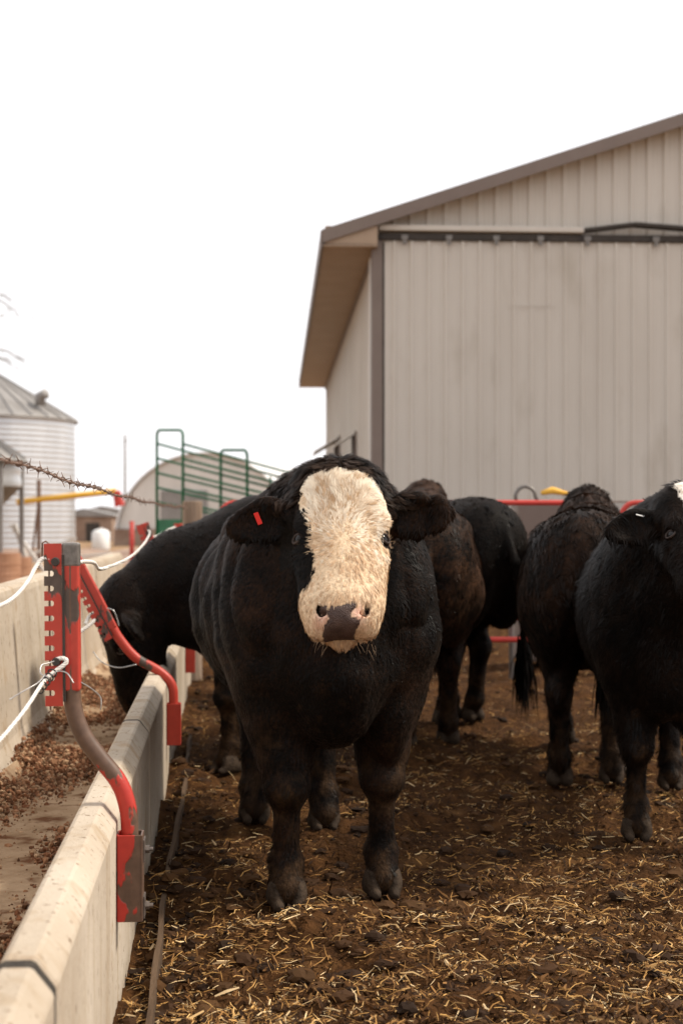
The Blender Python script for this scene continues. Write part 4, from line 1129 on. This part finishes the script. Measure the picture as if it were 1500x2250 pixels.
# ------------------------------------------------------------------ barn
BA = math.radians(2.55); Y1 = 19.0; BX = .466
barn = empty('barn', (BX, Y1, 0), BA, 'tan metal pole barn with big sliding door and wide eaves', 'barn')
BW, BL, EZ, PITCH, OV = 14.0, 19.3, 5.27, .333, .72     # width, length, wall top, roof pitch, eave overhang
def roof_z(x): return EZ + PITCH * (x if x < BW / 2 else BW - x)
def rib_profile(w0, w1, pitch=.2286, rib=.032):
    o = []; k = math.floor(w0 / pitch) - 1
    while k * pitch < w1 + pitch:
        c = k * pitch
        for dx, dz in ((-.030, 0), (-.014, rib), (.014, rib), (.030, 0), (.085, 0), (.090, .005), (.100, .005), (.105, 0), (.135, 0), (.140, .005), (.150, .005), (.155, 0)):
            if w0 - 1e-6 <= c + dx <= w1 + 1e-6: o.append((c + dx, dz))
        k += 1
    def zat(x):
        f = (x + 1e-9) % pitch; f = min(f, pitch - f); return rib if f < .014 else max(0, rib * (.030 - f) / .016) if f < .03 else 0
    if not o or o[0][0] > w0 + 1e-4: o.insert(0, (w0, zat(w0)))
    if o[-1][0] < w1 - 1e-4: o.append((w1, zat(w1)))
    return o
def panel(name, w0, w1, zb, ztop, place, m, parent):
    pr = rib_profile(w0, w1); V = []; F = []
    for (x, d) in pr: V.append(place(x, d, zb)); V.append(place(x, d, ztop(x)))
    for i in range(len(pr) - 1): F.append((2 * i, 2 * i + 2, 2 * i + 3, 2 * i + 1))
    return MB().add(V, F).build(name, m, parent, recalc=False)
front = lambda x, d, z: (x, -d, z)
side = lambda y, d, z: (-d, y, z)
x = .07
TRACK_Z = 5.12
while x < BW - .01:                                    # gable panels above the door
    x2 = min(x + .9144, BW)
    panel('wall_panel', x, x2, TRACK_Z + .02, lambda q: roof_z(q) - .02, front, MT['barn'], barn); x = x2
for k in range(21):                                    # side wall panels
    y0, y2 = .07 + k * .9144, .07 + (k + 1) * .9144
    panel('wall_panel', y0, y2, .0, lambda q: EZ - .35, side, MT['barn'], barn)
mb = MB(); mb.box((BW / 2, .25, 2.5), (BW - .3, .2, 5.0)); mb.build('inner_wall', MT['dark_gap'], barn)
mb = MB(); mb.box((BW - .05, BL / 2, 2.6), (.1, BL, 5.2)); mb.build('far_side_wall', MT['barn'], barn)
# sliding door leaf hung in front of the gable wall
door = MB().box((3.1, -.085, .2), (6.0, .05, .12)).build('door_leaf', MT['trim'], barn)
x = .10
while x < 6.1:
    x2 = min(x + .9144, 6.1)
    panel('door_panel', x, x2, 1.55, lambda q: TRACK_Z - .10, lambda a, d, z: (a, -.115 - d, z), MT['barn'], door)
    panel('door_panel', x, x2, .12, lambda q: 1.545, lambda a, d, z: (a, -.117 - d, z), MT['barn_low'], door)
    x = x2
x = 6.14
while x < BW:
    x2 = min(x + .9144, BW)
    panel('wall_panel', x, x2, 0, lambda q: TRACK_Z, front, MT['barn'], barn); x = x2
# track: rail, its shadow put into the dark colour, under a header cover, one cover length bent loose
mb = MB(); mb.box((3.6, -.13, TRACK_Z - .045), (7.4, .07, .085)); track = mb.build('door_track', MT['dark_gap'], barn)
cov = [(-.02, 0), (3.2, -.01), (3.9, .02)]
mb = MB(); mb.bar((.02, -.13, TRACK_Z + .065), (2.75, -.13, TRACK_Z + .055), .16, .075, up=(0, 0, 1)); mb.build('track_cover', MT['barn'], barn, bevel=.01)
mb = MB(); mb.bar((2.752, -.13, TRACK_Z + .055), (3.42, -.16, TRACK_Z + .135), .15, .05); mb.bar((3.422, -.16, TRACK_Z + .136), (4.25, -.18, TRACK_Z + .075), .17, .05); mb.bar((4.252, -.18, TRACK_Z + .074), (7.2, -.15, TRACK_Z + .04), .16, .05)
mb.build('bent_cover', MT['dark_gap'], barn, bevel=.008)
for hx in (.36, .95, 1.58, 2.17, 2.80, 3.72, 4.6, 5.4):
    mb = MB(); mb.box((hx, -.19, TRACK_Z - .065), (.09, .03, .07)); mb.box((hx, -.19, TRACK_Z - .12), (.05, .02, .07)); mb.build('door_hanger', MT['trim_white'] if False else MT['bare_steel'], barn, bevel=.006)
mb = MB(); mb.bar((1.75, -.150, 4.17), (2.35, -.150, 4.17), .006, .006); mb.build('door_scrape', MT['barn'], barn)
# corner trims
mb = MB(); mb.box((.0, -.03, 2.52), (.145, .20, 5.06)); mb.build('corner_trim', MT['trim'], barn, bevel=.006)
mb = MB(); mb.box((-.055, .115, 2.45), (.07, .09, 4.75)); mb.build('corner_edge', MT['trim_white'], barn, bevel=.004)
mb = MB(); mb.box((.088, -.075, 2.5), (.03, .07, 5.0)); mb.build('door_post', MT['dark_gap'], barn)
# roof, fascias, soffit
th = .06; GO = .30
def slab(x0, x1, y0, y1, dz0, dz1, name, m, f=roof_z):
    V = [(x0, y0, f(x0) + dz0), (x1, y0, f(x1) + dz0), (x1, y1, f(x1) + dz0), (x0, y1, f(x0) + dz0),
         (x0, y0, f(x0) + dz1), (x1, y0, f(x1) + dz1), (x1, y1, f(x1) + dz1), (x0, y1, f(x0) + dz1)]
    return MB().add(V, [(0, 1, 2, 3), (4, 5, 6, 7), (0, 1, 5, 4), (1, 2, 6, 5), (2, 3, 7, 6), (3, 0, 4, 7)]).build(name, m, barn)
slab(-OV, BW / 2, -GO, BL + GO, .03, .09, 'roof', MT['roof']); slab(BW / 2 + .001, BW + OV, -GO, BL + GO, .03, .09, 'roof', MT['roof'])
slab(-OV - .01, BW / 2, -GO - .03, -GO - .003, -.075, .10, 'rake_trim', MT['trim']); slab(BW / 2 + .001, BW + OV, -GO - .03, -GO - .003, -.075, .10, 'rake_trim', MT['trim'])
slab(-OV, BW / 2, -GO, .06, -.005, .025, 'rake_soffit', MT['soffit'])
ez = roof_z(-OV)
mb = MB(); mb.box((-OV - .018, BL / 2, ez - .02), (.03, BL + 2 * GO, .22)); mb.build('eave_fascia', MT['trim'], barn)
mb = MB()
sn = 66
pr = []
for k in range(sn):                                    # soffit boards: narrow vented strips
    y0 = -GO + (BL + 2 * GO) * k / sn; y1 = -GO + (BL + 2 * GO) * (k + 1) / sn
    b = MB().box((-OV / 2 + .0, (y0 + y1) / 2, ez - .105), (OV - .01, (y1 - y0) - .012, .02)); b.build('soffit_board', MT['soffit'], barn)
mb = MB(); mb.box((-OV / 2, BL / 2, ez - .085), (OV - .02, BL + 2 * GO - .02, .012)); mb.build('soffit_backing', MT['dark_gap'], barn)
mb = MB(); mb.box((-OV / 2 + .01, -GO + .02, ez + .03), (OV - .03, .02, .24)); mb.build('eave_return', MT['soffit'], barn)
mb = MB(); mb.box((-.03, BL / 2, EZ - .38), (.06, BL, .10)); mb.build('wall_trim', MT['trim'], barn)
# open vent shutters low on the side wall
for (yy, zz, ww, hh, op) in ((4.6, 2.55, .9, .55, .32), (11.5, 2.75, 2.2, .75, .50), (6.6, 2.20, 1.8, .5, .42)):
    w_ = MB().box((-.028, yy, zz - .10), (.02, ww, hh)).build('vent_opening', MT['dark_gap'], barn)
    MB().bar((-.05, yy, zz + hh / 2 - .08), (-.05 - op, yy, zz + hh / 2 - .08 - op * .6), ww, .025).build('vent_shutter', MT['trim_white'] if op > .25 else MT['barn_low'], barn)
    for sgn in (-1, 1):
        MB().box((-.045, yy + sgn * (ww / 2 + .02), zz - .10), (.05, .05, hh + .08)).build('vent_frame', MT['trim'], barn)

# ------------------------------------------------------------------ red pipe gate, wires and waterer behind the cattle
GY = 12.0
def red_gate(x0, x1, lab):
    g = empty('pipe_gate', ((x0 + x1) / 2, GY, 0), 0, lab, 'gate', 'red pipe gates at the back of the pen')
    cx = (x0 + x1) / 2; a, b = x0 - cx, x1 - cx; zt, zb = 1.455, .30; R = .12; pts = []
    for (ox, oz, s0) in ((a + R, zt - R, 90), (a + R, zb + R, 180), (b - R, zb + R, 270), (b - R, zt - R, 0)):
        for k in range(7):
            t = math.radians(s0 + 90 * k / 6); pts.append((ox + R * math.cos(t), 0, oz + R * math.sin(t)))
    pts.append(pts[0]); MB().tube(pts, .024, 10, cap=False).build('frame', MT['red_far'], g, smooth=True)
    for z in (.48, .80):
        MB().tube([(a + .02, 0, z), (b - .02, 0, z)], .019, 8).build('rail', MT['red_far'], g, smooth=True)
    for t in (.33, .66):
        MB().box((a + (b - a) * t, -.0, (zt + zb) / 2), (.05, .014, zt - zb - .05)).build('upright', MT['red_far'], g)
red_gate(-1.02, 2.30, 'red pipe gate whose rounded corner shows left of the bull')
red_gate(2.36, 5.2, 'red pipe gate whose rounded corner shows above the cow at the right edge')
wp = empty('gate_post', (1.445, GY + .12, 0), 0, 'thin grey steel gate post below the red rail', 'post')
MB().tube([(0, 0, -.2), (0, 0, 1.40)], .022, 8).build('pipe', MT['galv_roof'], wp, smooth=True)
wt_ = empty('stock_waterer', (1.80, 12.7, .075), 0, 'grey stock waterer with curved handle behind the red gate', 'waterer')
MB().box((.0, 0, .70), (.52, .5, 1.42)).build('tub', MT['trim'], wt_, bevel=.03)
MB().tube([(-.24 + .0, 0, 1.40)] + [(-.16 + .09 * math.cos(t), 0, 1.44 + .095 * math.sin(t)) for t in [math.pi - k * math.pi / 8 for k in range(9)]] + [(-.04, 0, 1.38)], .017, 8).build('handle', MT['bare_steel'], wt_, smooth=True)
yb = MB(); yb.tube([(-.02, -.02, 1.475), (.08, 0, 1.50), (.22, .02, 1.47)], [.02, .034, .018], 8); b = yb.build('float_arm', MT['yellow'], wt_, smooth=True)
bw = empty('back_wire', (0, 14.5, 0), 0, 'thin rusty barbed wire sagging in front of the barn', 'barbed wire')
MB().tube([(x_, 0, 1.49 + .002 * (x_ - 1.5) ** 2 + .006 * math.sin(x_ * 5)) for x_ in np.linspace(.45, 4.2, 70)], .006, 5).build('strand', MT['rust'], bw)
post = MB().tube([(0, 0, -.3), (0, 0, .7), (.005, 0, 1.47)], [.088, .086, .084], 14); p_ = post.build('wooden_post', MT['wood'], None, smooth=False, bevel=.008)
p_.location = (-1.27, 12.1, 0); tag(p_, 'weathered round wooden corner post holding the barbed wire', 'post')
post = MB().tube([(0, 0, -.3), (0, 0, 1.5)], [.05, .05], 10); p_ = post.build('back_post', MT['wood'], None)
p_.location = (4.0, 14.6, 0); tag(p_, 'wooden fence post near the barn holding the thin wire', 'post')

# ------------------------------------------------------------------ grain bins
def bin_(name, loc, R, H, roof_h, label, cat, seg=72, ribs=.22, hopper=False, legs=0):
    root = empty(name, loc, 0, label, cat, 'galvanised bins')
    z0 = 2.1 if hopper else 0.0
    n = int((H - z0) / (ribs / 4)); V = []; F = []
    for i in range(n + 1):
        z = z0 + (H - z0) * i / n; r = R + .011 * math.sin(i * math.pi / 2)
        for k in range(seg): a = 2 * math.pi * k / seg; V.append((r * math.cos(a), r * math.sin(a), z))
    for i in range(n):
        for k in range(seg): F.append((i * seg + k, i * seg + (k + 1) % seg, (i + 1) * seg + (k + 1) % seg, (i + 1) * seg + k))
    MB().add(V, F).build('bin_wall', MT['galv'], root, smooth=True)
    m = max(12, int(seg / 3))
    for k in range(m):                                   # roof sheets with a raised rib each
        a0, a1 = 2 * math.pi * k / m, 2 * math.pi * (k + 1) / m
        def pt(a, t, dz=0): r = (R + .10) * (1 - t) + .35 * t; return (r * math.cos(a), r * math.sin(a), H + .02 + roof_h * t + dz)
        if k == 0:
            mb = MB(); mb.add([pt(a0, 0), pt(a1, 0), pt(a1, 1), pt(a0, 1)], [(0, 1, 2, 3)])
            e = (a1 - a0) * .06
            mb.add([pt(a0 - e, 0), pt(a0, 0, .09), pt(a0 + e, 0), pt(a0 - e, 1), pt(a0, 1, .05), pt(a0 + e, 1)], [(0, 1, 4, 3), (1, 2, 5, 4)])
            rm = mb.mesh('roof_sheet', recalc=False); rm.materials.append(MT['galv_roof'])
        o = link('roof_sheet', rm, root); o.rotation_euler = (0, 0, 2 * math.pi * k / m)
    MB().tube([(0, 0, H + roof_h - .05), (0, 0, H + roof_h + .25)], [.45, .40], 20).build('roof_cap', MT['galv_roof'], root)
    MB().tube([((R + .10) * math.cos(a), (R + .10) * math.sin(a), H + .0) for a in [2 * math.pi * k / seg for k in range(seg + 1)]], .045, 6, cap=False).build('eave_ring', MT['galv_roof'], root)
    if hopper:
        V = []; F = []
        for (r, z) in ((R, z0), (.25, z0 - 1.3)):
            for k in range(seg): a = 2 * math.pi * k / seg; V.append((r * math.cos(a), r * math.sin(a), z))
        for k in range(seg): F.append((k, (k + 1) % seg, seg + (k + 1) % seg, seg + k))
        MB().add(V, F).build('hopper', MT['galv_roof'], root, smooth=True)
        for k in range(8):
            a = 2 * math.pi * (k + .3) / 8; MB().bar((R * math.cos(a), R * math.sin(a), 0), (R * math.cos(a), R * math.sin(a), z0 + .5), .09, .09, up=(1, 0, 0)).build('leg', MT['galv_roof'], root)
    return root
br = bin_('grain_bin', (-15.6, 61, -.05), 4.13, 5.62, 2.35, 'large round ribbed steel grain bin with cone roof at left', 'grain bin', seg=96)
vent = MB().tube([(3.1, -1.9, 6.15), (3.1, -1.9, 6.55), (3.35, -2.05, 6.62)], .22, 10).build('roof_vent', MT['galv_roof'], br, smooth=True)
bin_('hopper_bin', (-8.55, 31, -.05), 1.55, 2.65, .95, 'small hopper bin on legs at the left edge, before the grain bin', 'hopper bin', seg=64, hopper=True, ribs=.3)

# ------------------------------------------------------------------ hoop building
def hoop():
    Yh = 77; cx = at(447, 0, Yh).x; root = empty('hoop_building', (cx, Yh, -.05), -.18, 'white fabric hoop building behind the green loading chute', 'hoop building')
    Rw, Hh, Ln = 5.0, 5.05, 16; n = 40
    arc = [(Rw * math.cos(t) * (1 if True else 1), Hh * math.sin(t) ** .92) for t in [math.pi * k / n for k in range(n + 1)]]
    nb = 9
    for j in range(nb - 1):
        y0, y1 = Ln * j / (nb - 1), Ln * (j + 1) / (nb - 1); V = []; F = []
        for (x, z) in arc:
            V += [(x, y0, z), (x * .995, (y0 + y1) / 2, z * .995), (x, y1, z)]
        for k in range(n): F += [(3 * k, 3 * k + 1, 3 * k + 4, 3 * k + 3), (3 * k + 1, 3 * k + 2, 3 * k + 5, 3 * k + 4)]
        MB().add(V, F).build('cover_bay', MT['tarp'], root, smooth=True)
    MB().prism([(x * .985, z * .985) for x, z in arc], (0, .12, 0), (1, 0, 0), (0, 0, 1), (0, 1, 0), .05).build('end_wall', MT['tarp_end'], root)
    MB().tube([(x, -.02, z) for x, z in arc], .07, 6).build('end_hoop', MT['tarp'], root, smooth=True)
    MB().box((-1.1, .05, 1.5), (2.6, .06, 3.0)).build('end_door', MT['galv_roof'], root)
    MB().box((-.2, -.05, .45), (9.6, .25, .95)).build('base_wall', MT['brown_far'], root)
hoop()

# ------------------------------------------------------------------ green loading chute
def chute():
    Yc = 25.0; A1 = at(345, 945, Yc + .30); B1 = at(402, 945, Yc - .30); A2 = at(485, 989, Yc + .30 - .5); B2 = at(543, 989, Yc - .30 - .5)
    root = empty('loading_chute', (A1.x, Yc, 0), 0, 'green pipe livestock loading chute sloping down to the right', 'loading chute'); O = Vector((A1.x, Yc, 0))
    def arch(A, B, zb):
        A, B = A - O, B - O; r = .10; d = (B - A); L = d.length; d.normalize(); up = Vector((0, 0, 1)); p = [Vector((A.x, A.y, zb))]
        p += [A + d * (r - r * math.cos(t)) + up * (-r + r * math.sin(t)) for t in [k * math.pi / 12 for k in range(7)]]
        p += [B - d * (r - r * math.cos(t)) + up * (-r + r * math.sin(t)) for t in [k * math.pi / 12 for k in range(6, -1, -1)]]
        p += [Vector((B.x, B.y, zb))]
        MB().tube(p, .026, 8).build('arch_post', MT['green'], root, smooth=True)
    arch(A1, B1, .0); arch(A2, B2, .0)
    sl = -.265
    for (S0, yoff) in ((A1, 0), (B1, 0)):
        s0 = S0 - O
        for k, dz in enumerate((-.24, -.50, -.76, -1.02, -1.28)):
            a = s0 + Vector((0, 0, dz)); b = a + Vector((2.75, -.9, sl * 2.75 * (1.05 - .07 * k)))
            MB().tube([a, b], .021 if k else .021, 8).build('rail', MT['green'], root, smooth=True)
        e = s0 + Vector((2.05, -.66, -.85)); MB().tube([e, (e.x, e.y, .0)], .022, 8).build('post', MT['green'], root, smooth=True)
    a1, b1 = A1 - O, B1 - O
    V = [(a1.x, a1.y, 1.33), (b1.x, b1.y, 1.33), (b1.x + 2.75, b1.y - .9, .55), (a1.x + 2.75, a1.y - .9, .55)]
    V += [(x, y, z - .32) for x, y, z in V]
    MB().add(V, [(0, 1, 2, 3), (4, 5, 6, 7), (0, 1, 5, 4), (1, 2, 6, 5), (2, 3, 7, 6), (3, 0, 4, 7)]).build('ramp', MT['green'], root)
chute()

# ------------------------------------------------------------------ auger, far yard clutter, bare tree
ag = empty('grain_auger', (-7.6, 40, 0), 0, 'yellow grain auger tube reaching out beside the grain bin', 'auger')
a, b = at(38, 1103, 40) - ag.location, at(256, 1079, 40) - ag.location
MB().tube([a, b], .085, 12).build('tube', MT['yellow'], ag, smooth=True)
MB().tube([b, b + Vector((.10, 0, -.42))], [.11, .15], 10).build('spout', MT['red_far'], ag)
m_ = a.lerp(b, .22); MB().tube([(m_.x, 0, m_.z + .55), (m_.x, 0, -.1)], .06, 8).build('support', MT['rust'], ag)
MB().tube([(m_.x - .3, .3, -.05), m_], .035, 6).build('brace', MT['rust'], ag)
rp = empty('red_far_post', at(290, 1192, 34) * 1.0, 0, 'thin red pipe post in the yard left of the hoop building', 'post'); rp.location.z = -.05
MB().tube([(0, 0, 0), (0, 0, 1.35)], .055, 8).build('pipe', MT['red_far'], rp, smooth=True)
MB().box((0, 0, .02), (.3, .3, .04)).build('base_plate', MT['red_far'], rp)
pole = empty('utility_pole', at(275, 1160, 160), 0, 'faint thin utility pole standing far behind the yard', 'pole'); pole.location.z = 0
MB().tube([(0, 0, 0), (0, 0, 11)], [.16, .11], 8).build('pole_shaft', MT['bark'], pole); MB().box((0, 0, 10.3), (.5, .10, .10)).build('cross_arm', MT['bark'], pole)
tk = empty('white_tank', at(222, 1175, 66), 0, 'white plastic tank standing in the yard beside the hoop building', 'tank'); tk.location.z = -.05; tk.scale = (.62, .62, .75)
MB().tube([(0, 0, .0), (0, 0, .1), (0, 0, 1.1), (0, 0, 1.28)], [.62, .68, .68, .40], 20).build('tank_body', MT['white_plastic'], tk, smooth=True)
MB().tube([(0, 0, 1.28), (0, 0, 1.36)], .2, 12).build('lid', MT['white_plastic'], tk)
def shed(loc, w, d, h, label, m='brown_far'):
    r = empty('far_shed', loc, 0, label, 'shed'); MB().box((0, 0, h / 2), (w, d, h)).build('wall', MT[m], r)
    MB().prism([(-w / 2 - .2, h), (0, h + w * .12), (w / 2 + .2, h), (w / 2 + .2, h - .1), (-w / 2 - .2, h - .1)], (0, -d / 2 - .2, 0), (1, 0, 0), (0, 0, 1), (0, 1, 0), d + .4).build('roof', MT['galv_roof'], r)
    MB().box((w * .15, -d / 2 - .03, h * .35), (w * .25, .05, h * .7)).build('door', MT['dark_gap'], r)
q = at(195, 1160, 95); shed((q.x, 95, -.05), 3.6, 3, 1.75, 'low brown shed far behind, right of the grain bin')
q = at(232, 1160, 120); shed((q.x, 120, -.05), 5.0, 4, 2.0, 'second low brown shed behind the white tank')
for k, (px, Y, r, h, lb) in enumerate(((12, 30, .33, .66, 'clay coloured drum standing by the hopper bin legs'), (40, 31, .30, .55, 'shorter clay coloured drum right of the other drum'))):
    q = at(px, 1200, Y); dr = empty('drum', (q.x, Y, -.05), 0, lb, 'drum', 'clay coloured drums')
    MB().tube([(0, 0, 0), (0, 0, .02), (0, 0, h * .33), (0, 0, h * .35), (0, 0, h * .37), (0, 0, h * .66), (0, 0, h * .68), (0, 0, h * .70), (0, 0, h)], [r * .97, r, r, r * 1.04, r, r, r * 1.04, r, r], 20).build('drum_body', MT['clay'], dr)
    MB().tube([(0, 0, h), (0, 0, h + .02)], r * .96, 20).build('drum_lid', MT['clay'], dr)
rg = random.Random(4)
for k, (px, py, Y, L, an) in enumerate(((52, 1190, 33, 1.3, 1.9), (80, 1180, 40, 2.4, .35), (140, 1172, 44, 3.0, .1), (62, 1176, 36, 1.5, 2.2))):
    q = at(px, py, Y); lab = ['leaning pale board beside the clay drums', 'pale pipe lying at an angle near the grain bin', 'long pale pipe lying flat before the grain bin', 'short board propped against the hopper bin'][k]
    b = MB().bar((-L / 2 * math.cos(an), 0, -L / 2 * math.sin(an)), (L / 2 * math.cos(an), 0, L / 2 * math.sin(an)), .12, .08).build('yard_board', MT['tarp_end'], None, bevel=.01)
    b.location = (q.x, Y, max(.02, L / 2 * abs(math.sin(an)))); tag(b, lab, 'board', 'boards lying about the yard')
def mounds():
    n = 120; V = []; F = []; r = np.random.default_rng(8)
    xs_ = np.linspace(-60, 40, 160); ys_ = np.linspace(44, 60, 14)
    X, Y = np.meshgrid(xs_, ys_, indexing='ij'); P = np.stack([X.ravel() * .35, Y.ravel() * .35, np.zeros(X.size)], 1)
    Z = np.clip(fbm(P, 3, 5), 0, 1).reshape(X.shape) * .55 * np.sin((Y - 44) / 16 * math.pi) * (X < 14)
    V = np.stack([X.ravel(), Y.ravel(), Z.ravel() - .07], 1); i = np.arange(159)[:, None] * 14 + np.arange(13)[None]
    F = np.stack([i, i + 14, i + 15, i + 1], -1).reshape(-1, 4)
    o = link('dirt_mounds', mesh_np('dirt_mounds', V, F), None, MT['brown_far']); tag(o, kind='structure')
mounds()
def far_trees():
    r = np.random.default_rng(2); xs_ = np.linspace(-330, 330, 420); V = []; F = []
    h = 3.2 + 1.6 * fbm(np.stack([xs_ * .06, xs_ * 0, xs_ * 0], 1), 3, 5) + .9 * r.random(420)
    V = []
    for x_, hh in zip(xs_, h): V += [(x_, 600, -.1), (x_, 603, hh), (x_, 608, hh * .8), (x_, 612, -.1)]
    F = []
    for i in range(419): F += [(4 * i + a, 4 * i + 4 + a, 4 * i + 5 + a, 4 * i + 1 + a) for a in range(3)]
    o = MB().add(V, F).build('far_woods', MT['bark'], None); tag(o, 'hazy low line of bare woods along the horizon', 'woods', kind='stuff')
far_trees()

def bare_tree():
    base = Vector((-14.25, 44, -.05)); root = empty('bare_tree', base, 0, 'bare tree whose thin twigs reach in at the upper left edge', 'tree')
    rg = random.Random(12); limbs = MB(); twigs = MB()
    trunk = spline([(0, 0, 0), (.1, 0, 2.5), (-.1, .1, 5), (.1, 0, 8), (0, 0, 11)], 5)
    MB().tube(trunk, [.34 - .28 * i / (len(trunk) - 1) for i in range(len(trunk))], 12).build('trunk', MT['bark'], root, smooth=True)
    def grow(mb, p, d, L, r, lev):
        pts = [p]; n = 5; dd = d.copy()
        for k in range(n):
            dd = (dd + Vector((rg.uniform(-.25, .25), rg.uniform(-.25, .25), rg.uniform(-.22, .12)))).normalized(); pts.append(pts[-1] + dd * L / n)
        (limbs if lev < 2 else twigs).tube(pts, [r * (1 - .7 * i / n) for i in range(n + 1)], 6 if lev < 2 else 4)
        if lev >= 4: return
        for k in range(3 if lev < 3 else 3):
            i = rg.randint(2, n); q = pts[i]; e = (dd + Vector((rg.uniform(-.8, .8), rg.uniform(-.8, .8), rg.uniform(-.5, .6)))).normalized()
            grow(mb, q, e, L * rg.uniform(.42, .62), r * .5, lev + 1)
    for z, L, an, up in ((7.0, 3.0, 0.1, .05), (9.5, 3.3, -.1, -.02), (9.0, 3.0, .4, -.1), (7.4, 2.6, 2.6, .2), (9.3, 2.6, 3.6, .3), (10.3, 2.2, 1.4, .6), (5.2, 2.6, 3.1, .3), (10.6, 2.0, -1.2, .7), (6.8, 2.4, -1.6, .3)):
        grow(limbs, Vector((0, 0, z)), Vector((math.cos(an), math.sin(an), up)).normalized(), L, .055, 0)
    limbs.build('limbs', MT['bark'], root, smooth=True)
    t = twigs.build('twigs', MT['bark'], root); t['kind'] = 'stuff'
bare_tree()
